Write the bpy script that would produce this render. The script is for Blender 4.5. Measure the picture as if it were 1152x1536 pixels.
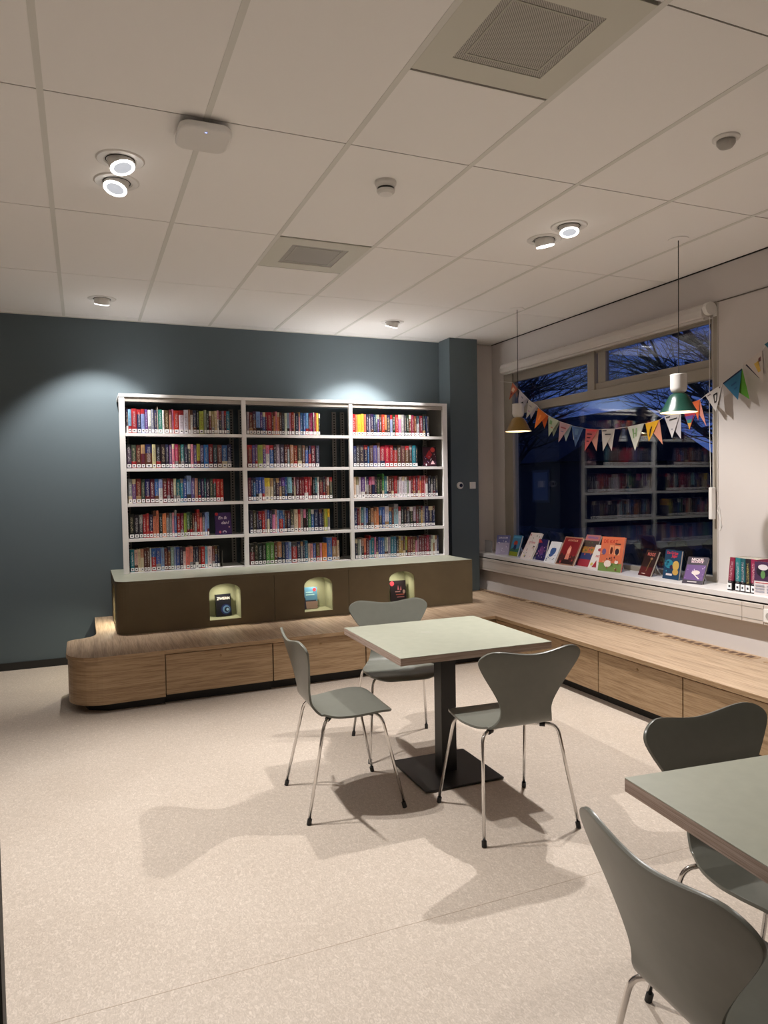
import bpy, bmesh, math, random
from mathutils import Vector, Matrix, geometry
from math import sin, cos, pi, radians, sqrt

# ------------------------------------------------------------------ clearing
for _o in list(bpy.data.objects): bpy.data.objects.remove(_o)
scene = bpy.context.scene
COL = scene.collection

# ------------------------------------------------------------------ camera
CAMZ = 1.475
PITCH, ROLL, YAW, FPX = -.0363, -.0172, .3962, 1079.5
_f = Vector((sin(YAW)*cos(PITCH), cos(YAW)*cos(PITCH), sin(PITCH)))
_r = Vector((cos(YAW), -sin(YAW), 0)); _u = _r.cross(_f)
_r2 = cos(ROLL)*_r + sin(ROLL)*_u; _u2 = -sin(ROLL)*_r + cos(ROLL)*_u
cd = bpy.data.cameras.new('camera'); cam = bpy.data.objects.new('camera', cd); COL.objects.link(cam)
m3 = Matrix((_r2, _u2, -_f)).transposed()
cam.matrix_world = Matrix.Translation((0, 0, CAMZ)) @ m3.to_4x4()
cd.sensor_fit = 'HORIZONTAL'; cd.sensor_width = 36; cd.lens = FPX/1152*36; cd.clip_start = .02; cd.clip_end = 200
scene.camera = cam

# ------------------------------------------------------------------ world: blue hour sky
wd = bpy.data.worlds.new('dusk'); scene.world = wd; wd.use_nodes = True
_n = wd.node_tree.nodes; _l = wd.node_tree.links
_bg = _n['Background']; _tc = _n.new('ShaderNodeTexCoord'); _sp = _n.new('ShaderNodeSeparateXYZ'); _rp = _n.new('ShaderNodeValToRGB')
_l.new(_tc.outputs['Generated'], _sp.inputs[0]); _l.new(_sp.outputs['Z'], _rp.inputs[0]); _l.new(_rp.outputs[0], _bg.inputs[0])
_rp.color_ramp.elements[0].position = 0.0; _rp.color_ramp.elements[0].color = (.075, .125, .37, 1)
_rp.color_ramp.elements[1].position = .6; _rp.color_ramp.elements[1].color = (.028, .052, .25, 1)
_bg.inputs[1].default_value = 1.0

# ------------------------------------------------------------------ exposure
scene.view_settings.view_transform = 'Standard'
scene.view_settings.look = 'None'
scene.view_settings.exposure = 0.10
scene.view_settings.gamma = 1.0
scene.view_settings.use_curve_mapping = False

# ------------------------------------------------------------------ room dimensions
CZ = 2.946          # ceiling height
YB = 6.665          # blue wall
XR = 4.055          # window wall
XL, YN = -3.2, -3.3 # left wall, wall behind the camera
GX0, GY0 = -.10, 2.955

# ------------------------------------------------------------------ ceiling spots (position, aim, watts, cone degrees)
LCOL = (1.0, .968, .94)
SPOTS = [
    ((.20, 3.45), (.85, 2.75, 0), 185, 95), ((.195, 3.70), (-.45, 2.9, 0), 150, 95),
    ((2.62, 3.44), (2.35, 2.85, 0), 185, 100), ((2.62, 3.68), (3.3, 3.9, 0), 150, 100),
    ((.183, 5.97), (.10, 6.66, 1.15), 140, 84), ((2.62, 5.99), (2.40, 6.66, 1.15), 210, 84),
]
HIDDEN = [   # same fittings further back in the room, outside the frame
    ((2.62, 1.05), (4.05, 3.05, .35), 110, 46), ((2.62, 1.25), (1.5, .8, 0), 34, 75),
    ((.20, 1.05), (.4, 1.5, 0), 20, 90), ((.195, 1.25), (1.5, 5.2, .9), 20, 60),
    ((-2.22, 3.45), (-1.9, 3.2, 0), 50, 95), ((-2.22, 1.05), (-1.9, 1.0, 0), 20, 95),
    ((.20, -1.4), (.4, -1.2, 0), 10, 95), ((2.62, -1.4), (2.5, -1.2, 0), 10, 95),
]
def spot_light(p, aim, watts, cone, z=None, r=.024, name='spot_beam', col=LCOL, blend=.55):
    ld = bpy.data.lights.new(name, 'SPOT'); ld.energy = watts; ld.spot_size = radians(cone); ld.spot_blend = blend
    ld.shadow_soft_size = r; ld.color = col
    o = bpy.data.objects.new(name, ld); COL.objects.link(o)
    o.location = p; o.rotation_euler = (Vector(aim)-Vector(p)).to_track_quat('-Z', 'Y').to_euler()
    return o
for (xy, aim, w, c) in SPOTS + HIDDEN:
    p0 = Vector((xy[0], xy[1], CZ-.012)); d = (Vector(aim)-p0).normalized()
    spot_light(p0 + d*.066, aim, w, c)

# ================================================================== helpers
def srgb(r, g, b):
    f = lambda c: (c/255/12.92 if c/255 <= .04045 else ((c/255+.055)/1.055)**2.4)
    return (f(r), f(g), f(b), 1)
def link(o, parent=None):
    COL.objects.link(o)
    if parent is not None: o.parent = parent
    return o
def tag(o, label=None, cat=None, group=None, kind=None):
    if label: o['label'] = label
    if cat: o['category'] = cat
    if group: o['group'] = group
    if kind: o['kind'] = kind
    return o
def empty(name, loc=(0, 0, 0), rz=0, label=None, cat=None, group=None):
    o = bpy.data.objects.new(name, None); o.location = loc; o.rotation_euler = (0, 0, rz); o.empty_display_size = .1
    COL.objects.link(o); return tag(o, label, cat, group)
def obj(name, bm, mat, parent=None, smooth=False, bevel=0, origin=None, seg=2):
    me = bpy.data.meshes.new(name); bmesh.ops.recalc_face_normals(bm, faces=bm.faces[:]) if bm.faces else None
    if origin is not None: bmesh.ops.translate(bm, verts=bm.verts[:], vec=-Vector(origin))
    bm.to_mesh(me); bm.free()
    for m in (mat if isinstance(mat, (list, tuple)) else [mat]): me.materials.append(m)
    if smooth:
        for p in me.polygons: p.use_smooth = True
    o = bpy.data.objects.new(name, me); link(o, parent)
    if origin is not None: o.location = origin
    if bevel:
        b = o.modifiers.new('bevel', 'BEVEL'); b.width = bevel; b.segments = seg; b.limit_method = 'ANGLE'; b.angle_limit = radians(40)
    return o
def struct(name, bm, mat, parent=None, **k):
    o = obj(name, bm, mat, parent, **k)
    if parent is None: o['kind'] = 'structure'
    return o
def copy_tree(o, parent=None):
    c = o.copy(); COL.objects.link(c)
    if parent is not None: c.parent = parent
    for ch in list(o.children): copy_tree(ch, c)
    return c
def NB(): return bmesh.new()
def box(bm, x0, x1, y0, y1, z0, z1, mi=0, M=None):
    v = [bm.verts.new(Vector(p) if M is None else M @ Vector(p)) for p in
         [(x0, y0, z0), (x1, y0, z0), (x1, y1, z0), (x0, y1, z0), (x0, y0, z1), (x1, y0, z1), (x1, y1, z1), (x0, y1, z1)]]
    for f in [(0, 3, 2, 1), (4, 5, 6, 7), (0, 1, 5, 4), (1, 2, 6, 5), (2, 3, 7, 6), (3, 0, 4, 7)]:
        bm.faces.new([v[i] for i in f]).material_index = mi
    return v
def B(*a, **k): bm = NB(); box(bm, *a, **k); return bm
def prism(bm, pts, z0, z1, mi=0, M=None):
    T = (lambda p: Vector(p)) if M is None else (lambda p: M @ Vector(p))
    a = [bm.verts.new(T((p[0], p[1], z0))) for p in pts]; b = [bm.verts.new(T((p[0], p[1], z1))) for p in pts]
    n = len(pts)
    bm.faces.new(a[::-1]).material_index = mi; bm.faces.new(b).material_index = mi
    for i in range(n): bm.faces.new([a[i], a[(i+1) % n], b[(i+1) % n], b[i]]).material_index = mi
def prism_holes(bm, outer, holes, z0, z1, M=None, mi=0):
    T = (lambda p: Vector(p)) if M is None else (lambda p: M @ Vector(p))
    loops = [outer]+holes; flat = [p for l in loops for p in l]
    tris = geometry.tessellate_polygon([[Vector((p[0], p[1], 0)) for p in l] for l in loops])
    a = [bm.verts.new(T((p[0], p[1], z0))) for p in flat]; b = [bm.verts.new(T((p[0], p[1], z1))) for p in flat]
    for t in tris:
        bm.faces.new([a[i] for i in t]).material_index = mi; bm.faces.new([b[i] for i in reversed(t)]).material_index = mi
    s = 0
    for l in loops:
        n = len(l)
        for i in range(n):
            j = (i+1) % n
            bm.faces.new([a[s+i], a[s+j], b[s+j], b[s+i]]).material_index = mi
        s += n
def tube(bm, pts, r, n=10, cap=True, r2=None, mi=0):
    pts = [Vector(p) for p in pts]; rings = []; N = len(pts)
    up = Vector((0, 0, 1)) if abs((pts[1]-pts[0]).normalized().z) < .9 else Vector((1, 0, 0))
    side = None
    for i, p in enumerate(pts):
        d = (pts[min(i+1, N-1)]-pts[max(i-1, 0)]).normalized()
        if side is None: side = d.cross(up).normalized()
        else: side = (side - d*side.dot(d)).normalized()
        w = d.cross(side)
        rr = r if r2 is None else r+(r2-r)*i/(N-1)
        rings.append([bm.verts.new(p+rr*(cos(2*pi*k/n)*side+sin(2*pi*k/n)*w)) for k in range(n)])
    for a, b in zip(rings, rings[1:]):
        for k in range(n): bm.faces.new([a[k], a[(k+1) % n], b[(k+1) % n], b[k]]).material_index = mi
    if cap: bm.faces.new(rings[0][::-1]).material_index = mi; bm.faces.new(rings[-1]).material_index = mi
def lathe(bm, prof, n=32, M=None, mi=0, capb=True, capt=True):
    T = (lambda p: Vector(p)) if M is None else (lambda p: M @ Vector(p))
    rings = [[bm.verts.new(T((max(r, 1e-4)*cos(2*pi*k/n), max(r, 1e-4)*sin(2*pi*k/n), z))) for k in range(n)] for r, z in prof]
    for a, b in zip(rings, rings[1:]):
        for k in range(n): bm.faces.new([a[k], a[(k+1) % n], b[(k+1) % n], b[k]]).material_index = mi
    if capb: bm.faces.new(rings[0][::-1]).material_index = mi
    if capt: bm.faces.new(rings[-1]).material_index = mi
def fillet(pts, rad, n=6):
    pts = [Vector(p) for p in pts]; out = [pts[0]]
    for i in range(1, len(pts)-1):
        a = (pts[i-1]-pts[i]); b = (pts[i+1]-pts[i]); d = min(rad, a.length*.49, b.length*.49)
        A = pts[i]+a.normalized()*d; Bp = pts[i]+b.normalized()*d
        for k in range(n+1):
            t = k/n; out.append(A*(1-t)**2+pts[i]*2*t*(1-t)+Bp*t*t)
    out.append(pts[-1]); return out
def arc(cx, cy, r, a0, a1, n=8): return [(cx+r*cos(radians(a0+(a1-a0)*i/n)), cy+r*sin(radians(a0+(a1-a0)*i/n))) for i in range(n+1)]

# ================================================================== materials
def newmat(name):
    m = bpy.data.materials.new(name); m.use_nodes = True
    return m, m.node_tree.nodes, m.node_tree.links, m.node_tree.nodes['Principled BSDF']
def plain(name, c, rough=.5, metal=0, spec=.5, bump=0, bscale=200, var=0, vscale=3):
    m, n, l, p = newmat(name)
    p.inputs['Base Color'].default_value = c if len(c) == 4 else (*c, 1)
    p.inputs['Roughness'].default_value = rough; p.inputs['Metallic'].default_value = metal
    p.inputs['Specular IOR Level'].default_value = spec
    if bump:
        g = n.new('ShaderNodeNewGeometry'); t = n.new('ShaderNodeTexNoise'); t.inputs['Scale'].default_value = bscale; t.inputs['Detail'].default_value = 3
        b = n.new('ShaderNodeBump'); b.inputs['Strength'].default_value = bump; b.inputs['Distance'].default_value = .002
        l.new(g.outputs['Position'], t.inputs['Vector']); l.new(t.outputs['Fac'], b.inputs['Height']); l.new(b.outputs[0], p.inputs['Normal'])
    if var:
        g = n.new('ShaderNodeNewGeometry'); t = n.new('ShaderNodeTexNoise'); t.inputs['Scale'].default_value = vscale; t.inputs['Detail'].default_value = 5
        r = n.new('ShaderNodeValToRGB'); c4 = tuple(c[:3])
        r.color_ramp.elements[0].position = .35; r.color_ramp.elements[1].position = .65
        r.color_ramp.elements[0].color = (*[x*(1-var) for x in c4], 1); r.color_ramp.elements[1].color = (*[min(1, x*(1+var)) for x in c4], 1)
        l.new(g.outputs['Position'], t.inputs['Vector']); l.new(t.outputs['Fac'], r.inputs[0]); l.new(r.outputs[0], p.inputs['Base Color'])
    return m
def emit(name, c, s):
    m, n, l, p = newmat(name)
    p.inputs['Base Color'].default_value = (.8, .8, .8, 1)
    p.inputs['Emission Color'].default_value = (*c[:3], 1); p.inputs['Emission Strength'].default_value = s
    return m
def wood(name, stretch, c0, c1, c2, rough=.45):
    m, n, l, p = newmat(name)
    g = n.new('ShaderNodeNewGeometry'); mp = n.new('ShaderNodeMapping'); mp.inputs['Scale'].default_value = stretch
    l.new(g.outputs['Position'], mp.inputs[0])
    t = n.new('ShaderNodeTexNoise'); t.inputs['Scale'].default_value = 1; t.inputs['Detail'].default_value = 7; t.inputs['Roughness'].default_value = .62; t.inputs['Distortion'].default_value = .35
    l.new(mp.outputs[0], t.inputs['Vector'])
    r = n.new('ShaderNodeValToRGB'); e = r.color_ramp.elements
    e[0].position = .33; e[0].color = c0; e[1].position = .68; e[1].color = c2; x = e.new(.5); x.color = c1
    l.new(t.outputs['Fac'], r.inputs[0])
    mp2 = n.new('ShaderNodeMapping'); mp2.inputs['Scale'].default_value = [s*4 for s in stretch]; l.new(g.outputs['Position'], mp2.inputs[0])
    t2 = n.new('ShaderNodeTexNoise'); t2.inputs['Scale'].default_value = 1; t2.inputs['Detail'].default_value = 3; l.new(mp2.outputs[0], t2.inputs['Vector'])
    r2 = n.new('ShaderNodeValToRGB'); r2.color_ramp.elements[0].position = .38; r2.color_ramp.elements[0].color = (.78, .74, .70, 1); r2.color_ramp.elements[1].position = .55; r2.color_ramp.elements[1].color = (1, 1, 1, 1)
    l.new(t2.outputs['Fac'], r2.inputs[0])
    mx = n.new('ShaderNodeMix'); mx.data_type = 'RGBA'; mx.blend_type = 'MULTIPLY'; mx.inputs['Factor'].default_value = 1
    l.new(r.outputs[0], mx.inputs['A']); l.new(r2.outputs[0], mx.inputs['B']); l.new(mx.outputs['Result'], p.inputs['Base Color'])
    p.inputs['Roughness'].default_value = rough; p.inputs['Specular IOR Level'].default_value = .35
    return m
OAK = ((.29, .185, .10, 1), (.36, .24, .135, 1), (.42, .29, .17, 1))
M = {}
M['oak_top'] = wood('oak_grain_along_depth', (34, 1.3, 30), (.33, .235, .155, 1), (.45, .33, .225, 1), (.53, .395, .275, 1))
M['oak_x'] = wood('oak_grain_across', (1.9, 1.9, 44), *OAK)
M['oak_y'] = wood('oak_grain_along_window', (1.9, 1.9, 44), *OAK)
M['blue'] = plain('blue_wall_paint', (.102, .130, .145), .75, bump=.08, bscale=350, spec=.25)
M['white_wall'] = plain('white_wall_paint', (.64, .595, .575), .8, bump=.12, bscale=260, spec=.25)
M['ceil'] = plain('ceiling_panel_white', (.94, .92, .90), .95, bump=.10, bscale=500, spec=.1)
M['grid'] = plain('ceiling_grid_metal', (.74, .73, .685), .6)
M['gap'] = plain('shadow_gap_black', (.01, .01, .01), .9)
M['black'] = plain('black_plinth', (.012, .011, .010), .6)
M['olive'] = plain('olive_cabinet_laminate', (.125, .094, .050), .55, var=.06, vscale=6)
M['sage'] = plain('sage_linoleum', (.325, .330, .260), .42, var=.035, vscale=22)
M['niche'] = plain('niche_lining_sage', (.33, .33, .22), .6)
M['metal_white'] = plain('white_powder_coated_steel', (.88, .86, .85), .4)
M['metal_grey'] = plain('grey_shelf_post', (.30, .28, .25), .5)
M['chair'] = plain('grey_green_lacquered_plywood', (.148, .150, .126), .30, var=.03, vscale=30, spec=.45)
M['chrome'] = plain('chrome_tube', (.72, .70, .68), .12, metal=1)
M['rubber'] = plain('black_rubber', (.012, .012, .012), .5)
M['black_metal'] = plain('black_powder_coated_steel', (.010, .009, .008), .38)
M['ply'] = wood('plywood_edge_layers', (3, 3, 260), (.26, .18, .145, 1), (.40, .30, .245, 1), (.50, .39, .33, 1), .6)
M['frame'] = plain('taupe_window_frame', (.33, .295, .245), .5)
M['trunk_white'] = plain('cream_cable_trunking', (.56, .50, .45), .5)
M['sill'] = plain('white_window_sill', (.66, .63, .62), .35)
M['plastic'] = plain('white_plastic', (.78, .76, .73), .4)
M['plastic_grey'] = plain('light_grey_plastic', (.40, .38, .35), .45)
M['dark_glass'] = plain('dark_lens', (.015, .013, .012), .2)
M['pages'] = plain('book_pages', (.60, .54, .45), .85)
M['lens'] = emit('lit_spot_lens', (1, .97, .93), 9)
M['reflector'] = emit('spot_reflector', (.88, .92, 1), .5)
M['reflector'].node_tree.nodes['Principled BSDF'].inputs['Base Color'].default_value = (.25, .25, .26, 1)
M['led_blue'] = emit('blue_status_led', (.2, .3, 1), 3)
M['bulb'] = emit('warm_bulb', (1, .80, .52), 6)
M['niche_led'] = emit('niche_led_disc', (1, .95, .78), 8)
M['green_shade'] = plain('green_lacquered_metal', (.004, .034, .023), .28)
M['mustard_shade'] = plain('mustard_lacquered_metal', (.24, .135, .02), .38)
M['shade_in'] = plain('cream_inside_shade', (.80, .72, .56), .6)
M['ceramic'] = plain('white_ceramic', (.60, .57, .54), .35)
M['bark'] = plain('dark_tree_bark', (.030, .022, .018), .9)
M['night_ground'] = plain('night_pavement', (.03, .03, .034), .9)
M['night_brick'] = plain('dark_brick', (.035, .028, .026), .9)
M['night_roof'] = plain('dark_roof', (.015, .015, .018), .9)
M['night_leaf'] = plain('dark_hedge', (.010, .018, .012), .9)
M['cable'] = plain('black_textile_cable', (.02, .018, .016), .7)
M['blindfab'] = plain('white_blind_cassette', (.60, .56, .53), .55)
def floor_mat():
    m, n, l, p = newmat('beige_marbled_linoleum')
    g = n.new('ShaderNodeNewGeometry')
    mp = n.new('ShaderNodeMapping'); mp.inputs['Scale'].default_value = (1.0, .55, 1); l.new(g.outputs['Position'], mp.inputs[0])
    t = n.new('ShaderNodeTexNoise'); t.inputs['Scale'].default_value = 105; t.inputs['Detail'].default_value = 4; t.inputs['Distortion'].default_value = 1.6; l.new(mp.outputs[0], t.inputs['Vector'])
    r = n.new('ShaderNodeValToRGB'); e = r.color_ramp.elements
    e[0].position = .36; e[0].color = (.475, .403, .335, 1); e[1].position = .70; e[1].color = (.66, .58, .50, 1); x = e.new(.54); x.color = (.55, .472, .398, 1)
    l.new(t.outputs['Fac'], r.inputs[0])
    t2 = n.new('ShaderNodeTexNoise'); t2.inputs['Scale'].default_value = 2.2; t2.inputs['Detail'].default_value = 4; l.new(g.outputs['Position'], t2.inputs['Vector'])
    r2 = n.new('ShaderNodeValToRGB'); r2.color_ramp.elements[0].position = .3; r2.color_ramp.elements[0].color = (.93, .92, .91, 1); r2.color_ramp.elements[1].position = .7; r2.color_ramp.elements[1].color = (1, 1, 1, 1)
    l.new(t2.outputs['Fac'], r2.inputs[0])
    mx = n.new('ShaderNodeMix'); mx.data_type = 'RGBA'; mx.blend_type = 'MULTIPLY'; mx.inputs['Factor'].default_value = 1
    l.new(r.outputs[0], mx.inputs['A']); l.new(r2.outputs[0], mx.inputs['B']); l.new(mx.outputs['Result'], p.inputs['Base Color'])
    p.inputs['Roughness'].default_value = .5; p.inputs['Specular IOR Level'].default_value = .35
    return m
M['floor'] = floor_mat()
def glass_mat():
    m, n, l, p = newmat('window_glass'); n.remove(p)
    out = n['Material Output']; tr = n.new('ShaderNodeBsdfTransparent'); gl = n.new('ShaderNodeBsdfGlossy'); gl.inputs['Roughness'].default_value = .004
    tr.inputs['Color'].default_value = (.86, .90, .92, 1)
    lw = n.new('ShaderNodeLayerWeight'); lw.inputs['Blend'].default_value = .5
    pw = n.new('ShaderNodeMath'); pw.operation = 'POWER'; pw.inputs[1].default_value = 4; l.new(lw.outputs['Facing'], pw.inputs[0])
    fr = n.new('ShaderNodeMath'); fr.operation = 'MULTIPLY_ADD'; fr.inputs[1].default_value = .85; fr.inputs[2].default_value = .075; l.new(pw.outputs[0], fr.inputs[0])
    mx = n.new('ShaderNodeMixShader'); l.new(fr.outputs[0], mx.inputs[0]); l.new(tr.outputs[0], mx.inputs[1]); l.new(gl.outputs[0], mx.inputs[2]); l.new(mx.outputs[0], out.inputs[0])
    return m
M['glass'] = glass_mat()
def acrylic_mat():
    m, n, l, p = newmat('frosted_acrylic'); out = n['Material Output']
    p.inputs['Base Color'].default_value = (.62, .64, .66, 1); p.inputs['Roughness'].default_value = .15
    tr = n.new('ShaderNodeBsdfTransparent'); mx = n.new('ShaderNodeMixShader'); mx.inputs[0].default_value = .45
    l.new(tr.outputs[0], mx.inputs[1]); l.new(p.outputs[0], mx.inputs[2]); l.new(mx.outputs[0], out.inputs[0]); return m
M['acrylic'] = acrylic_mat()
def grille_mat():
    m, n, l, p = newmat('perforated_vent_sheet')
    g = n.new('ShaderNodeNewGeometry'); mp = n.new('ShaderNodeMapping'); mp.inputs['Scale'].default_value = (160, 160, 0); mp.inputs['Rotation'].default_value = (0, 0, .785)
    v = n.new('ShaderNodeTexVoronoi'); v.inputs['Scale'].default_value = 1; v.inputs['Randomness'].default_value = 0
    l.new(g.outputs['Position'], mp.inputs[0]); l.new(mp.outputs[0], v.inputs['Vector'])
    r = n.new('ShaderNodeValToRGB'); r.color_ramp.interpolation = 'LINEAR'; e = r.color_ramp.elements
    e[0].position = .30; e[0].color = (.11, .105, .098, 1); e[1].position = .40; e[1].color = (.56, .54, .49, 1)
    l.new(v.outputs['Distance'], r.inputs[0]); l.new(r.outputs[0], p.inputs['Base Color']); p.inputs['Roughness'].default_value = .6
    return m
M['grille'] = grille_mat()
def vcol_mat(name, title=False, rough=.45):
    m, n, l, p = newmat(name); a = n.new('ShaderNodeAttribute'); a.attribute_name = 'c1'
    p.inputs['Roughness'].default_value = rough; p.inputs['Specular IOR Level'].default_value = .4
    if not title: l.new(a.outputs['Color'], p.inputs['Base Color']); return m
    a2 = n.new('ShaderNodeAttribute'); a2.attribute_name = 'c2'
    uv = n.new('ShaderNodeUVMap'); uv.uv_map = 'UVMap'; sp = n.new('ShaderNodeSeparateXYZ'); l.new(uv.outputs[0], sp.inputs[0])
    g = n.new('ShaderNodeNewGeometry'); mp = n.new('ShaderNodeMapping'); mp.inputs['Scale'].default_value = (330, 330, 210); l.new(g.outputs['Position'], mp.inputs[0])
    t = n.new('ShaderNodeTexNoise'); t.inputs['Scale'].default_value = 1; t.inputs['Detail'].default_value = 1; l.new(mp.outputs[0], t.inputs['Vector'])
    def mth(op, x, y):
        q = n.new('ShaderNodeMath'); q.operation = op
        for i, s in enumerate((x, y)):
            if s is None: continue
            if isinstance(s, (int, float)): q.inputs[i].default_value = s
            else: l.new(s, q.inputs[i])
        return q.outputs[0]
    u, v = sp.outputs[0], sp.outputs[1]
    k = mth('MULTIPLY', mth('GREATER_THAN', u, .26), mth('LESS_THAN', u, .74))
    k = mth('MULTIPLY', k, mth('MULTIPLY', mth('GREATER_THAN', v, .26), mth('LESS_THAN', v, .88)))
    k = mth('MULTIPLY', mth('MULTIPLY', k, mth('GREATER_THAN', t.outputs['Fac'], .56)), .8)
    mx = n.new('ShaderNodeMix'); mx.data_type = 'RGBA'; l.new(k, mx.inputs['Factor']); l.new(a.outputs['Color'], mx.inputs['A']); l.new(a2.outputs['Color'], mx.inputs['B'])
    l.new(mx.outputs['Result'], p.inputs['Base Color']); return m
M['cover'] = vcol_mat('printed_book_cover', True, .4)
M['print'] = vcol_mat('printed_artwork', False, .42)
M['paper'] = vcol_mat('printed_paper', False, .8)

# ================================================================== setting
fl = struct('floor', B(XL, 4.3, YN, 6.8, -.1, 0), M['floor'])
bm = NB()
for Y in (.16, 2.16): box(bm, XL, 3.2, Y-.0012, Y+.0012, -.001, .0005)
obj('seam', bm, plain('linoleum_weld', (.46, .375, .295), .6), fl)
# blue wall, column
struct('wall_back', B(XL, 4.3, YB, YB+.15, 0, CZ+.1), [M['blue']])
struct('wall_column', B(3.43, 3.745, 6.43, YB, 0, CZ), M['blue'])
struct('trim_1', B(3.80, XR, YB-.012, YB+.001, .385, CZ), M['white_wall'])
struct('baseboard_back', B(XL, .12, YB-.014, YB, 0, .062), M['black'])
# window wall with opening, lower apron further into the room
Y0, Y1, Z0, Z1 = 3.705, 6.43, .74, 2.705
bm = NB()
for a in ((YN, Y0, .0, CZ+.1), (Y1, YB, .0, CZ+.1), (Y0, Y1, Z1, CZ+.1), (Y0, Y1, 0, Z0)): box(bm, XR, XR+.14, *a)
box(bm, 3.83, XR, YN, YB, 0, .72)
struct('wall_right', bm, M['white_wall'])
struct('trim_2', B(XR-.007, XR, YN, 3.70, 2.693, 2.699), plain('wall_panel_joint', (.14, .12, .10), .8))
struct('trim_3', B(XR-.008, XR, YN, YB-.02, CZ-.007, CZ), M['gap'])
struct('trim_4', B(XR-.006, XR, Y0-.008, Y0, .78, 2.70), plain('corner_bead', (.50, .46, .43), .6))
struct('wall_left', B(XL-.1, XL, YN, YB, 0, CZ+.1), M['white_wall'])
struct('wall_front', B(XL, XR, YN-.1, YN, 0, CZ+.1), M['white_wall'])
struct('door_1', B(-.42, -.1322, 1.185, 1.23, 0, 2.3), M['black'])
# ceiling: backing, tiles and grid bars as parts
ceil = struct('ceiling', B(XL-.1, 4.3, YN-.1, 6.8, CZ+.03, CZ+.1), M['ceil'])
TB = .012
xs = [GX0+.6*i for i in range(-5, 7)]; ys = [GY0+1.2*j for j in range(-5, 4)]
xe = [XL]+[x for x in xs if XL+.02 < x < XR]+[XR]; ye = [YN]+[y for y in ys if YN+.02 < y < YB]+[YB]
vents = {(round(GX0+.6*2, 2), round(GY0-1.2, 2)), (round(GX0+.6*2, 2), round(GY0+1.2, 2))}
halfy = []
tile_meshes = {}
for i in range(len(xe)-1):
    for j in range(len(ye)-1):
        x0, x1, y0, y1 = xe[i], xe[i+1], ye[j], ye[j+1]
        if (round(x0, 2), round(y0, 2)) in vents: y0 += .6; halfy.append((x0, x1, y0))
        w, d = round(x1-x0-.012, 3), round(y1-y0-.007, 3)
        if (w, d) not in tile_meshes:
            b_ = B(0, w, 0, d, 0, .02); t = obj('ceiling_tile', b_, M['ceil'], ceil, bevel=0); tile_meshes[(w, d)] = t.data
        else: t = link(bpy.data.objects.new('ceiling_tile', tile_meshes[(w, d)]), ceil)
        t.location = (x0+.006, y0+.0035, CZ+.0005)
for x in xe[1:-1]: obj('grid_bar', B(x-TB, x+TB, YN, YB, CZ-.0015, CZ+.012), M['grid'], ceil)
for y in ye[1:-1]: obj('grid_bar', B(XL, XR, y-.0035, y+.0035, CZ+.004, CZ+.014), plain('grid_joint', (.22, .20, .175), .7) if y == ye[1] else bpy.data.materials['grid_joint'], ceil)
for x0, x1, y in halfy: obj('grid_bar', B(x0+TB, x1-TB, y-.004, y+.004, CZ+.002, CZ+.014), bpy.data.materials['grid_joint'], ceil)
obj('edge_trim', B(XL, XR, YB-.012, YB, CZ-.006, CZ), M['grid'], ceil)

# ---------------------------------------------------------------- window
win = empty('window_1', (XR+.03, (Y0+Y1)/2, .76)); win['kind'] = 'structure'
def wpart(name, y0, y1, z0, z1, x0=XR+.004, x1=XR+.075, mat=None, bev=.003, parent=win):
    o = obj(name, B(x0, x1, y0, y1, z0, z1), mat or M['frame'], None, bevel=bev)
    o.parent = parent; o.matrix_parent_inverse = win.matrix_world.inverted() if parent is win else Matrix()
    if parent is win: o.matrix_parent_inverse = Matrix.Translation((-(XR+.03), -(Y0+Y1)/2, -.76))
    return o
wpart('frame_jamb', 6.275, Y1, Z0, Z1); wpart('frame_jamb', Y0, 3.752, Z0, Z1)
wpart('frame_head', 3.752, 6.275, 2.59, Z1); wpart('frame_bottom', 3.752, 6.275, Z0, .80)
wpart('transom', 3.752, 6.275, 2.183, 2.262, x0=XR-.002)
wpart('mullion', 4.995, 5.085, 2.262, 2.60, x0=XR-.002)
# fixed light left above: inner bead; opening sash right above
wpart('glazing_bead', 5.085, 6.275, 2.505, 2.59, x0=XR+.02, x1=XR+.06)
for a in ((3.752, 4.995, 2.262, 2.318), (3.752, 4.995, 2.572, 2.60), (4.872, 4.965, 2.318, 2.572), (3.752, 3.775, 2.318, 2.572)):
    wpart('sash', *a, x0=XR+.014, x1=XR+.055)
wpart('window_handle', 4.25, 4.36, 2.292, 2.304, x0=XR-.014, x1=XR-.004, mat=M['plastic_grey'])
for a in ((3.752, 6.275, .80, 2.183), (5.085, 6.275, 2.262, 2.505), (3.775, 4.872, 2.318, 2.572)):
    wpart('pane', *a, x0=XR+.032, x1=XR+.044, mat=M['glass'], bev=0)
# window sill board, dark reveal line and cable trunking under it
sill = struct('window_sill', B(3.78, XR+.03, -1.5, YB-.013, .727, .762), M['sill'], bevel=.002)
struct('trim_5', B(3.792, 3.83, -1.5, YB-.013, .716, .7275), M['gap'])
bm = NB(); box(bm, 3.77, 3.83, 3.26, YB-.013, .598, .716); box(bm, 3.77, 3.83, 3.105, 3.257, .598, .716); box(bm, 3.77, 3.83, -1.5, 3.102, .598, .716)
tr = struct('trim_6', bm, M['trunk_white'], bevel=.002)
obj('cover_line', B(3.7685, 3.772, -1.5, YB-.02, .692, .6945), M['metal_grey'], tr)
obj('cover_line', B(3.7685, 3.772, -1.5, YB-.02, .6195, .622), M['metal_grey'], tr)

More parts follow.
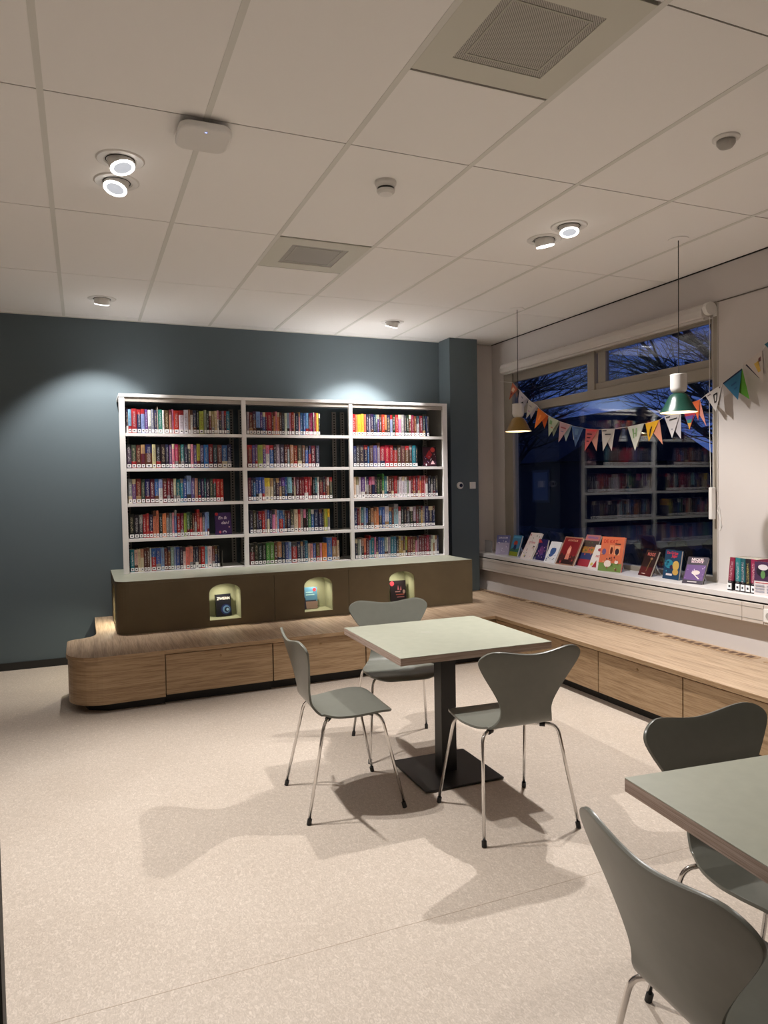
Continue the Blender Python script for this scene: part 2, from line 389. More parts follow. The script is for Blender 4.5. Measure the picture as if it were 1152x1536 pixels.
# ---------------------------------------------------------------- roller blind
bl = empty('roller_blind', (3.99, 5.0, 2.59), 0, 'white roller blind cassette above the wide window, blind rolled up', 'blind')
def lay(name, bm, mat, root, **k):
    loc = Vector(root.location); bmesh.ops.translate(bm, verts=bm.verts[:], vec=-loc)
    return obj(name, bm, mat, root, **k)
prof = [(3.955, 2.592), (3.948, 2.60), (3.945, 2.64), (3.955, 2.672), (3.985, 2.690), (4.054, 2.690), (4.054, 2.592)]
Mx = Matrix(((1, 0, 0, 0), (0, 0, 1, 0), (0, 1, 0, 0), (0, 0, 0, 1)))  # (x,z)->(x, ,z)
bm = NB(); prism(bm, prof, 3.74, 6.325, M=Mx); lay('cassette', bm, M['blindfab'], bl, bevel=.003)
bm = NB(); prism(bm, [(3.945, 2.655)]+[(4.0+.05*cos(radians(a)), 2.65+.045*sin(radians(a))) for a in range(180, 0, -20)]+[(4.054, 2.65), (4.054, 2.602)]+[(4.0+.05*cos(radians(a)), 2.65+.045*sin(radians(a))) for a in range(-20, -180, -20)], 3.706, 3.738, M=Mx); lay('end_cap', bm, M['plastic'], bl)
bm = NB(); box(bm, 3.965, 3.985, 3.745, 6.32, 2.575, 2.592); lay('bottom_bar', bm, M['blindfab'], bl, bevel=.004)
bm = NB(); tube(bm, [(4.01, 3.73, 2.60), (4.012, 3.735, 1.9), (4.012, 3.722, 1.42)], .0018, 6); tube(bm, [(4.03, 3.722, 2.60), (4.03, 3.72, 1.42)], .0018, 6); lay('chain', bm, M['plastic'], bl)
bm = NB(); box(bm, 4.0, 4.04, 3.705, 3.732, 1.205, 1.425); lay('chain_holder', bm, M['plastic'], bl, bevel=.004)
bm = NB(); tube(bm, [(4.048, 3.69, 1.30), (4.05, 3.675, 1.22), (4.05, 3.668, 1.16), (4.05, 3.68, 1.13), (4.05, 3.672, 1.20), (4.048, 3.70, 1.27)], .003, 6); lay('cord_loop', bm, M['plastic'], bl)

# ================================================================== oak bench along two walls
BT = .385; BX = 3.12
def yf(x): return 5.035+.035*min(max(x, 0), 2.2)       # the front edge runs a touch off square
# worktop outline (counter-clockwise)
xl = -.135
out = [(.35, yf(.35))]
out += [(BX-.0, yf(3.12)), (BX, YN+1.5), (3.83, YN+1.5), (3.83, YB-.013), (.065, YB-.002), (.065, 5.90)]
out += [(.055, 5.83), (.02, 5.78), (-.04, 5.745)]
out += arc(xl+.075, 5.66, .075, 95, 180, 6)
out += [(xl+.22-.22*cos(radians(t)), yf(0)+.235-.235*sin(radians(t))) for t in (0, 12, 24, 36, 48, 60, 72, 84)]
bm = NB(); prism(bm, out, BT-.028, BT)
top = obj('bench_top', bm, [M['oak_top'], M['oak_x']], None, origin=(1.5, 5.6, BT-.028), bevel=.002)
for p in top.data.polygons:
    if abs(p.normal.z) < .5: p.material_index = 1
tag(top, 'L-shaped pale oak bench top running under the window and bookcase', 'bench')
def vent_grille(y0, y1):
    o = obj('vent_grille', B(3.715, 3.795, y0, y1, BT, BT+.003), M['oak_y'], None)
    o.parent = top; o.matrix_parent_inverse = Matrix.Translation((-1.5, -5.6, -(BT-.028)))
    n = int((y1-y0-.02)/.062); bm = NB()
    for k in range(n):
        a = y0+.012+k*(y1-y0-.02)/n; box(bm, 3.728, 3.782, a+.006, a+.050, BT+.001, BT+.0036)
    s = obj('slot', bm, plain('dark_brown_slot', (.10, .055, .035), .9) if 'dark_brown_slot' not in bpy.data.materials else bpy.data.materials['dark_brown_slot'], None)
    s.parent = o
for a in ((5.62, 6.45), (4.78, 5.55), (3.95, 4.72), (3.14, 3.90), (2.3, 3.06)): vent_grille(*a)
# cabinets under the top: each unit a thing
ZB, ZT = .075, BT-.030
def cab_x(x0, x1, label, lock=True, door=True):
    y = yf((x0+x1)/2)+.018
    r = empty('bench_cabinet', ((x0+x1)/2, y+.25, 0), 0, label, 'cabinet')
    lay('body', B(x0+.001, x1-.001, y+.02, y+.55, ZB, ZT), M['oak_x'], r)
    bm = NB(); box(bm, x0+.003, x1-.003, 0, .018, ZB, ZT-.006)
    for v in bm.verts: v.co.y += yf(v.co.x)+.016
    f = lay('drawer_front', bm, M['oak_x'], r, bevel=.001)
    if lock:
        bm = NB(); xc = (x0+x1)/2; lathe(bm, [(.009, 0), (.009, .004), (.004, .005)], 16, Matrix.Translation((xc, y-.001, ZT-.05)) @ Matrix.Rotation(pi/2, 4, 'X'))
        lk = lay('lock', bm, plain('brass_lock', (.30, .20, .11), .4, metal=1) if 'brass_lock' not in bpy.data.materials else bpy.data.materials['brass_lock'], r)
    lay('plinth', B(x0+.0, x1-.0, y+.075, y+.5, 0, ZB), M['black'], r)
    return r
cab_x(.487, 1.238, 'oak drawer unit under left bookcase bay, beside the rounded end', True)
cab_x(1.241, 1.97, 'oak drawer unit behind the left chair, lock near its top', True)
cab_x(1.973, 2.70, 'oak drawer unit hidden partly behind the square table', False)
cab_x(2.703, BX+.30, 'narrow oak filler unit in the inner corner behind the table', False)
def cab_y(y0, y1, label, lock=True):
    x = BX+.018
    r = empty('bench_cabinet', (x+.25, (y0+y1)/2, 0), 0, label, 'cabinet')
    lay('body', B(x+.02, x+.65, y0+.001, y1-.001, ZB, ZT), M['oak_y'], r)
    lay('drawer_front', B(x-.002, x+.018, y0+.003, y1-.003, ZB, ZT-.006), M['oak_y'], r, bevel=.001)
    if lock:
        bm = NB(); yc = (y0+y1)/2
        lathe(bm, [(.009, 0), (.009, .004), (.004, .005)], 16, Matrix.Translation((x-.002, yc, ZT-.045)) @ Matrix.Rotation(-pi/2, 4, 'Y'))
        lay('lock', bm, bpy.data.materials['brass_lock'], r)
    lay('plinth', B(x+.075, x+.6, y0, y1, 0, ZB), M['black'], r)
cab_y(4.62, yf(3)+.016, 'oak end panel unit in the inner corner facing the window table', False)
cab_y(3.845, 4.617, 'oak drawer unit under the window, behind the right chair back', True)
cab_y(3.112, 3.842, 'oak drawer unit under the window with its lock in plain view', True)
cab_y(2.48, 3.109, 'oak drawer unit behind the rear chair of the second table', False)
cab_y(1.75, 2.477, 'oak drawer unit at the right picture edge', False)
# curved end unit
r = empty('bench_cabinet', (.18, 5.4, 0), 0, 'rounded oak end unit of the bench, on the far left', 'cabinet')
e = [(.484, yf(.484)+.016), (.484, 5.70), (0, 5.70), (-.06, 5.69)] + arc(xl+.08, 5.62, .07, 100, 180, 6)
e += [(xl+.22+.01-.22*cos(radians(t)), yf(0)+.235+.014-.235*sin(radians(t))) for t in (0, 10, 20, 30, 40, 50, 60, 70, 80, 88)]
bm = NB(); prism(bm, e, ZB-.012, ZT); lay('curved_front', bm, M['oak_x'], r, bevel=.001)
e2 = [(.484, 5.13), (.484, 5.62), (.05, 5.62), (-.02, 5.55), (-.04, 5.35), (.0, 5.2), (.12, 5.13)]
bm = NB(); prism(bm, e2, 0, ZB-.012); lay('plinth', bm, M['black'], r)
r = empty('bench_cabinet', (.3, 6.2, 0), 0, 'oak bench return running back to the blue wall on the far left', 'cabinet')
lay('body', B(.075, .48, 5.72, YB-.015, ZB, ZT), M['oak_y'], r); lay('plinth', B(.12, .48, 5.72, YB-.015, 0, ZB), M['black'], r)

# ================================================================== olive cabinet with lit niches
OY, OT = 5.745, .787
oc = empty('olive_cabinet', (1.75, 6.2, BT), 0, 'long olive cabinet with three lit arched niches under the bookcase', 'cabinet')
ox0, ox1 = .205, 3.28
def oy(x): return OY-.02+.012*x
rad = .095
outl = [(ox1, oy(3.28)), (ox1, YB-.004), (ox0, YB-.004), (ox0, oy(0)+rad)]+[(ox0+rad-rad*cos(radians(t)), oy(0)+rad-rad*sin(radians(t))) for t in (15, 30, 45, 60, 75, 90)]
bm = NB(); prism(bm, outl, OT-.022, OT); tp = lay('top_panel', bm, [M['sage'], M['olive']], oc, bevel=.0015)
for p in tp.data.polygons:
    if abs(p.normal.z) < .5: p.material_index = 1
NI = [(1.022, .249), (1.800, .249), (2.570, .249)]; nz0, nzs, nzt = .436, .655, .722
def niche_loop(xc, w, n=10):
    h = w/2; L = [(xc-h, nz0), (xc+h, nz0), (xc+h, nzs)]
    for k in range(1, n): 
        t = k/n*pi; L.append((xc+h*cos(t), nzs+(nzt-nzs)*sin(t)))
    L.append((xc-h, nzs)); return L
# front panels (x,z) extruded in y
MF = Matrix(((1, 0, 0, 0), (0, 0, 1, 0), (0, 1, 0, 0), (0, 0, 0, 1)))
for k, (a, b) in enumerate(((ox0+rad, 1.42), (1.423, 2.068), (2.071, ox1))):
    bm = NB(); holes = [niche_loop(*n)[::-1] for n in NI if a < n[0] < b]
    prism_holes(bm, [(a, BT+.001), (b, BT+.001), (b, OT-.022), (a, OT-.022)], holes, 0, .018, M=MF)
    for v in bm.verts: v.co.y += oy(v.co.x)+.002
    lay('front_panel', bm, M['olive'], oc)
bm = NB(); cv = [(ox0+.004, YB-.01), (ox0+.004, 6.36), (ox0+.022, 6.36), (ox0+.022, YB-.01)]; prism(bm, cv, BT+.001, OT-.022)
c2 = [(ox0+.004, 5.98), (ox0+.004, oy(0)+rad)]+[(ox0+.004+rad*(1-cos(radians(t))), oy(0)+.004+rad*(1-sin(radians(t)))) for t in (15, 30, 45, 60, 75, 90)]
c2 += [(p[0], p[1]) for p in [(ox0+rad+.002, oy(0)+.02), (ox0+.045, oy(0)+.05), (ox0+.022, oy(0)+rad), (ox0+.022, 5.98)]]
prism(bm, c2, BT+.001, OT-.022)
box(bm, ox0+.004, ox0+.022, 5.98, 6.36, nzt, OT-.022); box(bm, ox0+.004, ox0+.022, 5.98, 6.36, BT+.001, BT+.02)
lay('curved_side', bm, M['olive'], oc)
lay('end_panel', B(ox1-.018, ox1, oy(3.28)+.02, YB-.01, BT+.001, OT-.022), M['olive'], oc)
def niche_light(p, aim, w, cone=110): spot_light(p, aim, w, cone, r=.012, name='niche_beam', col=(1, .93, .72), blend=.9)
for (xc, w) in NI:
    h = w/2; D = .20; y0 = oy(xc)+.02; bm = NB()
    L = niche_loop(xc, w)
    a = [bm.verts.new((x, y0, z)) for x, z in L]; b = [bm.verts.new((x, y0+D, z)) for x, z in L]
    for i in range(len(L)): j = (i+1) % len(L); bm.faces.new([a[i], a[j], b[j], b[i]])
    bm.faces.new(b)
    o = lay('niche_lining', bm, M['niche'], oc); s = o.modifiers.new('s', 'SOLIDIFY'); s.thickness = .004; s.offset = 1
    bm = NB(); lathe(bm, [(.016, 0), (.016, .003)], 16, Matrix.Translation((xc, y0+.09, nzt-.008))); lay('niche_lamp', bm, M['niche_led'], oc)
    niche_light((xc, y0+.075, nzt-.014), (xc, y0+.12, nz0), 3.2, 150)
bm = NB()
for q in ((6.36, 6.38), (5.96, 5.98)): box(bm, ox0+.02, ox0+.20, q[0], q[1], BT+.02, nzt)
box(bm, ox0+.20, ox0+.21, 5.96, 6.38, BT+.02, nzt); box(bm, ox0+.02, ox0+.2, 5.96, 6.38, nzt, nzt+.01); box(bm, ox0+.02, ox0+.2, 5.96, 6.38, BT+.01, BT+.02)
lay('niche_lining', bm, M['niche'], oc)
niche_light((ox0+.03, 6.17, nzt-.012), (ox0-.12, 6.17, BT), 12.0, 130)

# ================================================================== bookcase
KX0, KY, KZ0, KZ1 = .293, 6.24, OT, 2.262
KP = [.293, 1.300, 2.287, 3.290]      # upright positions (left edges follow)
UW = .035
bc = empty('bookcase', (1.79, 6.45, KZ0), 0, 'white steel library bookcase with three bays standing on the olive cabinet', 'bookcase')
SH = [1.943, 1.654, 1.365, 1.076]
ups = [(.293, .338), (1.290, 1.328), (2.276, 2.312), (3.244, 3.292)]
for a, b in ups:
    u_ = lay('upright', B(a, b, KY, KY+.03, KZ0, KZ1-.026), M['metal_white'], bc, bevel=.002)
    
    if a < .3 or a > 3: bm = NB(); box(bm, (a+b)/2-.005, (a+b)/2+.005, KY+.03, YB-.03, KZ0, KZ1-.03); lay('side_panel', bm, M['metal_grey'], bc)
lay('top_panel', B(.293, 3.292, KY-.003, YB-.02, KZ1-.026, KZ1), M['metal_white'], bc, bevel=.002)
for i in range(3):
    a, b = ups[i][1], ups[i+1][0]
    lay('top_rail', B(a, b, KY+.004, KY+.02, KZ1-.062, KZ1-.028), plain('top_rail_taupe', (.42, .38, .34), .5) if i == 0 else bpy.data.materials['top_rail_taupe'], bc)
    for z in SH:
        bm = NB(); box(bm, a, b, KY+.002, KY+.024, z-.026, z); box(bm, a-.01, b+.01, KY+.024, YB-.09, z-.012, z-.002); lay('shelf', bm, M['metal_white'], bc, bevel=.001)
    lay('shelf', B(a, b, KY+.006, YB-.03, KZ0, KZ0+.012), M['metal_white'], bc, bevel=.001)
    # slotted rear posts
    for xx in (a+.004, b-.044):
        p_ = lay('rear_post', B(xx, xx+.04, YB-.075, YB-.06, KZ0, KZ1-.07), M['metal_grey'], bc)
        bm = NB()
        for k in range(56): z = KZ0+.03+k*.0245; box(bm, xx+.014, xx+.026, YB-.0765, YB-.0745, z, z+.012)
        s_ = lay('slots', bm, M['gap'], bc); s_.parent = p_; s_['kind'] = 'stuff'
    lay('back_frame', B(a, b, YB-.058, YB-.05, KZ0+.01, KZ0+.24), plain('back_sheet_dark', (.05, .055, .052), .6) if i == 0 else bpy.data.materials['back_sheet_dark'], bc)

# ================================================================== books
PAL = {'w': ('white', (212, 208, 205)), 'c': ('cream', (196, 182, 152)), 'g': ('grey', (135, 132, 134)), 'd': ('charcoal', (62, 60, 64)),
       'k': ('black', (26, 24, 28)), 'n': ('navy', (34, 38, 66)), 'b': ('blue', (52, 88, 150)), 'l': ('light blue', (128, 160, 196)),
       't': ('teal', (40, 112, 122)), 'e': ('green', (74, 116, 66)), 'v': ('lime green', (148, 164, 70)), 'y': ('yellow', (222, 188, 60)),
       'o': ('orange', (206, 112, 44)), 'r': ('red', (156, 38, 42)), 'm': ('maroon', (98, 34, 40)), 'p': ('pink', (204, 132, 150)),
       'h': ('magenta', (182, 38, 108)), 'u': ('purple', (96, 66, 122)), 'x': ('brown', (92, 56, 42)), 'a': ('tan', (158, 124, 88)), 's': ('salmon', (204, 122, 96))}
rng = random.Random(7)
def setcol(me, face_cols, c2=None):
    a = me.color_attributes.new('c1', 'FLOAT_COLOR', 'CORNER'); b = me.color_attributes.new('c2', 'FLOAT_COLOR', 'CORNER') if c2 else None
    for p in me.polygons:
        for li in p.loop_indices:
            a.data[li].color = face_cols[p.index]
            if b: b.data[li].color = c2 if not isinstance(c2, list) else c2[p.index]
def book_faces(w, h, d, cols, ox=0, oy_=0, oz=0, lean=0):
    """upright book, spine at y=0 facing -y; returns verts, faces, colours, uvs"""
    e = min(.004, w*.25); t = .0018
    prof = [(0, d), (0, e), (w*.22, .0006), (w*.78, .0006), (w, e), (w, d), (w-t, d), (w-t, e+t), (t, e+t), (t, d)]
    zs = [0, .30*h, .62*h, .80*h, h]
    V = []; F = []; C = []; U = []
    n = len(prof)
    for z in zs:
        for (x, y) in prof:
            xx = x+z*math.tan(lean); V.append((ox+xx, oy_+y, oz+z))
    for k in range(4):
        for i in range(n):
            j = (i+1) % n
            F.append((k*n+i, k*n+j, (k+1)*n+j, (k+1)*n+i))
            spine = i in (1, 2, 3)
            C.append(cols[k] if i < 5 else (.55, .52, .48, 1))
            if spine:
                u0, u1 = [None, (0, .2), (.2, .8), (.8, 1)][i]
                U.append([(u0, zs[k]/h), (u1, zs[k]/h), (u1, zs[k+1]/h), (u0, zs[k+1]/h)])
            else: U.append([(-1, -1)]*4)
    for z, top in ((0, 0), (4, 1)):
        o = z*n
        for q in ((0, 1, 8, 9), (1, 2, 3, 8), (3, 4, 7, 8), (4, 5, 6, 7)):
            F.append(tuple(o+i for i in (q if not top else q[::-1]))); C.append(cols[3 if top else 0]); U.append([(-1, -1)]*4)
    return V, F, C, U
def book_mesh(name, parts, c2):
    V = []; F = []; C = []; U = []; C2 = []
    for (v, f, c, u), cc in zip(parts, c2):
        o = len(V); V += v; F += [tuple(o+i for i in q) for q in f]; C += c; U += u; C2 += [cc]*len(f)
    me = bpy.data.meshes.new(name); me.from_pydata(V, [], F)
    uv = me.uv_layers.new(name='UVMap')
    for p in me.polygons:
        for k, li in enumerate(p.loop_indices): uv.data[li].uv = U[p.index][k]
    setcol(me, C, C2)
    return me
unit_meshes = {}
def box_mesh(name, mats, boxes):
    bm = NB()
    for b_ in boxes: box(bm, *b_[:6], mi=b_[6] if len(b_) > 6 else 0)
    me = bpy.data.meshes.new(name); bm.to_mesh(me); bm.free()
    for m in mats: me.materials.append(m)
    return me
PAGE = box_mesh('pages', [M['pages']], [(0, 1, 0, 1, 0, 1)])
M['sticker'] = plain('white_spine_sticker', (.86, .84, .84), .6)
M['ink'] = plain('dark_print', (.05, .05, .06), .7)
STICK = box_mesh('spine_sticker', [M['sticker'], M['ink']], [(0, 1, 0, 1, 0, 1, 0), (.25, .72, -.1, 0, .30, .66, 1)])
ORD = ['leftmost', 'second', 'third', 'fourth', 'fifth', 'sixth', 'seventh', 'eighth', 'ninth', 'tenth', 'eleventh', 'twelfth', 'thirteenth', 'fourteenth', 'fifteenth', 'sixteenth', 'seventeenth', 'eighteenth', 'nineteenth', 'twentieth'] + ['twenty-'+s for s in ('first', 'second', 'third', 'fourth', 'fifth', 'sixth', 'seventh', 'eighth', 'ninth')]+['thirtieth', 'thirty-first', 'thirty-second', 'thirty-third', 'thirty-fourth']
BAY = ['left bay', 'middle bay', 'right bay']; ROW = ['top shelf', 'second shelf', 'middle shelf', 'fourth shelf', 'bottom shelf']
# (bay,row): start fraction and end fraction of the bay, spines left to right: colour, relative width, flags ^ taller
SHELF = {
 (0, 0): (.010, .895, 'n20 l30 r52 n40 l34 u30 w32 g24 n30 g12^ t40 w18 x48 a25 p18 r52 w48 w44 a22 w24 n34 k28 v46 g28 d26 m24 a30 c26 p20 m28 g26 m22 t34'),
 (0, 1): (.005, .905, 'd44 d42 m42 a38 n62 c34 k44 k44 n30 u30 p22 h36 m20 t34 n34 n26 p26 u30 v34 u34 b44 m44 d40 x44 b50 n44'),
 (0, 2): (.010, .825, 'g36 u34 m46 d36 n44 m42 b36 l38 m40 m30 m30 c24 t40 t28 b30 l44^ u32 a30 n30 n32 t16 n34 d32 d32 r36 r34'),
 (0, 3): (.010, .690, 'k44 k42 g34 r30 r26 n34 s28^ s26^ k30 s34 g28 g26 p20 b22^ r34 m30 v26 e30 k24 x20 m20 r28^ s24 g24 l22 l18'),
 (0, 4): (.010, .775, 't36 c30 c24 a28 x26 x26 w14 b40 b44 l30 m30 x26 g30 l16 b36 n30 w24 s36 s30 n22 n28 m22 r38 l24 w44 m22 x26 k20'),
 (1, 0): (.010, .715, 'g26 m34 n34 l40 u26 b28 m18 r44 x20 s18 p20 s22 x22 d30 w26 l24 p22 r26 w12 n34 p18 b30 b24 l34 m24 h24 g12 r18 y28 k16'),
 (1, 1): (.010, .700, 'm40 u26 u22 v44 u26 p32 b36 d22 g32 d42 m24 g22 a34 m34 d40 x28 b32 n22 m42 d34'),
 (1, 2): (.010, .825, 'm28 n22 b24 b26 b34 b24 y54 a34 d26 d32 d24 u34 b24 l44 k22 p16 m40 m24 m26 r40 r22 s20 k28 t24 w20 m40 d24 x16 w26 d30'),
 (1, 3): (.020, .795, 'k30 d34 n20 r34 r28 g22 b24 n26 p30 p20 l22 b36 b18 m24 m34 d36 c42 s26 g30 p26 k24 e30 b30 n50 n34 k20 v20 v20 y24'),
 (1, 4): (.015, .885, 'k38 k34 k36 k34 e30 e42 x30 a40 n32 b30 l26 r52 n34 g22 n18 t28 c20 p26 b30 x36 p22 o46 b50 r46 c24'),
 (2, 0): (.010, .835, 'r26 s22 y34 y28 s24 n26 g18 n32 n24 g18 u12 x30 r30 s22 d36 l22 k30 r32 p30 g30 d26 k26 m26 m30 m26 n30 m36 n26 n24'),
 (2, 1): (.010, .715, 'n30 d30 d44 n38 b16 x38 u38 g30^ r50 r44 r40 r42 x36 x40 x42 d34 t36 n18'),
 (2, 2): (.010, .945, 'c22 a32 w26 u44 w16 n28 h32 p34 n26 d34 k26 e24^ t30 w18 m34 x28 r40 g20 w34 w30 w32 g24 w20 m26 r30 m26 r24 s20 r34 p14 m30 k32 k30 k32 d26'),
 (2, 3): (.010, .905, 'n30 m26 c12 t28 l26 b20 k28 a34 a30 s22 b34 b30 w44 t30 x26 l48^ w26 k30 k34 d34 k36 g32 x30 d26 a20 g24 n40 n48 n24'),
 (2, 4): (.015, .945, 'n26 g22 w18 a30 s24 x36 l16^ t40 p22 n24 b24 b22 b24 g26 w14 g34 t32 t34 k26 a28 a26 x24 v24 m30 m30 x36 p20 g20 m34 x30 m30 r26 m26 w24 w24 w26 n20'),
}
allb = []
for (bay, row), (f0, f1, s) in SHELF.items():
    a, b = ups[bay][1], ups[bay+1][0]; span = b-a; toks = s.split()
    ws = [float(''.join(ch for ch in t if ch.isdigit())) for t in toks]; tot = sum(ws); sc = (f1-f0)*span/tot
    x = a+f0*span; z = (SH+[KZ0+.012])[row]
    for i, (t, w) in enumerate(zip(toks, ws)):
        h = (.224 if '^' in t else .198+rng.uniform(-.006, .007)); 
        if row == 4: h *= .95
        if (bay, row) == (1, 4) and 16 <= i <= 21: h = .165
        if (bay, row) == (1, 4) and i in (22, 23): h = .212
        allb.append(dict(bay=bay, row=row, i=i, c=t[0], x=x, w=w*sc-.0008, z=z, h=h, n=len(toks))); x += w*sc
order = sorted(allb, key=lambda q: -q['w']); keep = set(id(q) for q in order[:272])
stuff_parts = []; stuff_c2 = []; stuff_st = []
def band_cols(c):
    base = srgb(*[max(0, min(255, v+rng.randint(-14, 14))) for v in PAL[c][1]])
    cols = [base]*4; k = rng.random()
    def oth(): return srgb(*PAL[rng.choice('wkncrgadmx')][1])
    if k < .22: cols[3] = oth()
    elif k < .40: cols[0] = oth()
    elif k < .50: cols[1] = cols[0] = oth()
    lum = .3*base[0]+.6*base[1]+.1*base[2]
    c2 = srgb(*rng.choice([(225, 220, 218), (205, 190, 160), (200, 205, 215)])) if lum < .25 else srgb(*rng.choice([(40, 36, 40), (120, 30, 34), (40, 60, 110)]))
    return cols, c2
for q in allb:
    cols, c2 = band_cols(q['c']); w, h = q['w'], q['h']; d = .125; y = KY+.016+rng.uniform(0, .006)
    lean = 0
    if q['i'] == q['n']-1 and q['bay'] == 2 and q['row'] == 0: lean = -.07; q['x'] += .016
    x = q['x']
    if id(q) in keep:
        me = book_mesh('book', [book_faces(w, h, d, cols, lean=lean)], [c2]); me.materials.append(M['cover'])
        o = link(bpy.data.objects.new('book', me)); o.location = (x, y, q['z']+.0003)
        size = 'thick ' if w > .040 else ('slim ' if w < .024 else '')
        tag(o, '%s%s spine book, %s from the left, %s of the %s' % (size, PAL[q['c']][0], ORD[q['i']], ROW[q['row']], BAY[q['bay']]) if q['i'] else
            '%s%s spine book, leftmost on the %s of the %s' % (size, PAL[q['c']][0], ROW[q['row']], BAY[q['bay']]), 'book', 'books on the %s of the %s' % (ROW[q['row']], BAY[q['bay']]))
        pg = link(bpy.data.objects.new('pages', PAGE), o); pg.location = (.002, .0085, .002); pg.scale = (w-.004, d-.011, h-.004)
        st = link(bpy.data.objects.new('spine_sticker', STICK), o); st.location = (w*.1, -.0006, .007); st.scale = (w*.8, .0010, .027)
    else:
        stuff_parts.append(book_faces(w, h, d, cols, x, y, q['z']+.0003)); stuff_c2.append(c2)
        stuff_st.append((x+w*.1, x+w*.9, y-.0006, y+.001, q['z']+.007, q['z']+.034))
me = book_mesh('slim_paperbacks', stuff_parts, stuff_c2); me.materials.append(M['cover'])
so = link(bpy.data.objects.new('slim_paperbacks', me)); tag(so, 'slim paperbacks wedged between the wider books on the white bookcase shelves', 'books', kind='stuff')
bm = NB()
for b_ in stuff_st: box(bm, *b_)
so2 = obj('spine_stickers', bm, M['sticker'], so); so2['kind'] = 'stuff'

# ---------------------------------------------------------------- printed covers
def text_mesh(s, size, bold=0.0, shear=0):
    cu = bpy.data.curves.new('t', 'FONT'); cu.body = s; cu.size = size; cu.align_x = 'CENTER'; cu.align_y = 'CENTER'; cu.resolution_u = 2; cu.offset = bold; cu.shear = shear
    o = bpy.data.objects.new('t', cu); COL.objects.link(o)
    dg = bpy.context.evaluated_depsgraph_get(); me = bpy.data.meshes.new_from_object(o.evaluated_get(dg))
    bpy.data.objects.remove(o); return me
def display_book(name, loc, yaw, lean, w, h, th, base, art, label, stand=True, group=None, cat='book', page=True):
    """front cover faces local -y; leans back by `lean`"""
    r = bpy.data.objects.new(name, None); COL.objects.link(r); r.location = loc; r.rotation_euler = (0, 0, yaw); r.empty_display_size = .05
    tag(r, label, cat, group)
    T = Matrix.Rotation(-lean, 4, 'X')
    bm = NB(); box(bm, -w/2, w/2, 0, .002, 0, h, M=T); box(bm, -w/2, w/2, th-.002, th, 0, h, M=T); box(bm, -w/2, -w/2+.003, .002, th-.002, 0, h, M=T)
    me_cols = srgb(*base); o = obj('cover', bm, M['print'], r); setcol(o.data, [me_cols]*len(o.data.polygons))
    obj('pages', B(-w/2+.003, w/2-.004, .002, th-.002, .003, h-.003, M=T), M['pages'], r)
    V = []; F = []; C = []; lay_ = 0
    def add(pts, col):
        nonlocal lay_
        lay_ += 1; y = -.0003*lay_; o_ = len(V)
        for (x, z) in pts: V.append(T @ Vector((x, y, z)))
        F.append(tuple(range(o_, o_+len(pts)))); C.append(srgb(*col))
    for a in art:
        k = a[0]
        if k == 'r': x0, z0, x1, z1 = [a[1]*w-w/2, a[2]*h, a[3]*w-w/2, a[4]*h]; add([(x0, z0), (x1, z0), (x1, z1), (x0, z1)], a[5])
        elif k == 'd': cx, cz, rx, rz = a[1]*w-w/2, a[2]*h, a[3]*w, (a[4] if len(a) > 5 else a[3])*w; add([(cx+rx*cos(t*pi/8), cz+rz*sin(t*pi/8)) for t in range(16)], a[-1])
        elif k == 'p': add([(x*w-w/2, z*h) for x, z in a[1]], a[2])
        elif k == 't':
            lay_ += 1; me = text_mesh(a[1], a[4]*h, a[6] if len(a) > 6 else .0006, a[7] if len(a) > 7 else 0); o_ = len(V)
            wd_ = max((v.co.x for v in me.vertices), default=1)-min((v.co.x for v in me.vertices), default=0)
            sx = min(1, .92*w/max(wd_, 1e-5))
            for v in me.vertices: V.append(T @ Vector((a[2]*w-w/2+v.co.x*sx, -.0003*lay_, a[3]*h+v.co.y)))
            for p in me.polygons: F.append(tuple(o_+i for i in p.vertices)); C.append(srgb(*a[5]))
            bpy.data.meshes.remove(me)
    if V:
        me = bpy.data.meshes.new('cover_print'); me.from_pydata([tuple(v) for v in V], [], F); me.materials.append(M['print']); setcol(me, C)
        link(bpy.data.objects.new('cover_print', me), r)['kind'] = 'stuff'
    if stand:
        hs = h*.62; sy = th/cos(lean)+.002
        b = NB(); box(b, -w*.32, w*.32, th+.001, th+.004, .004, hs, M=T)
        pt = T @ Vector((0, th+.002, hs)); tube(b, [(0, pt.y, pt.z-.004), (0, pt.y+.045, .002)], .003, 6)
        prism(b, [(pt.y-.004, pt.z-.03), (pt.y+.045, .001), (pt.y+.05, .001), (pt.y+.002, pt.z-.01)], -w*.30, -w*.28, M=Matrix(((0, 0, 1, 0), (1, 0, 0, 0), (0, 1, 0, 0), (0, 0, 0, 1))))
        prism(b, [(pt.y-.004, pt.z-.03), (pt.y+.045, .001), (pt.y+.05, .001), (pt.y+.002, pt.z-.01)], w*.28, w*.30, M=Matrix(((0, 0, 1, 0), (1, 0, 0, 0), (0, 1, 0, 0), (0, 0, 0, 1))))
        s = obj('book_stand', b, M['acrylic'], None); s.location = loc; s.rotation_euler = (0, 0, yaw)
        tag(s, 'small clear display stand holding up the '+(label.split(',')[0] if len(label.split(',')[0].split()) < 8 else ' '.join(label.split(',')[0].split()[:7])), 'stand', 'display stands on the sill')
    return r
SZ = .7625
def confetti(n, cols, seed, x0=.08, x1=.92, z0=.08, z1=.92, r=(.02, .06)):
    g = random.Random(seed); o = []
    for _ in range(n):
        x, z, s = g.uniform(x0, x1), g.uniform(z0, z1), g.uniform(*r)
        if g.random() < .5: o.append(('d', x, z, s, s*g.uniform(.6, 1.6), g.choice(cols)))
        else: o.append(('p', [(x, z), (x+s*1.6, z+s*g.uniform(-.6, .6)), (x+s*g.uniform(.2, 1.2), z+s*1.5)], g.choice(cols)))
    return o
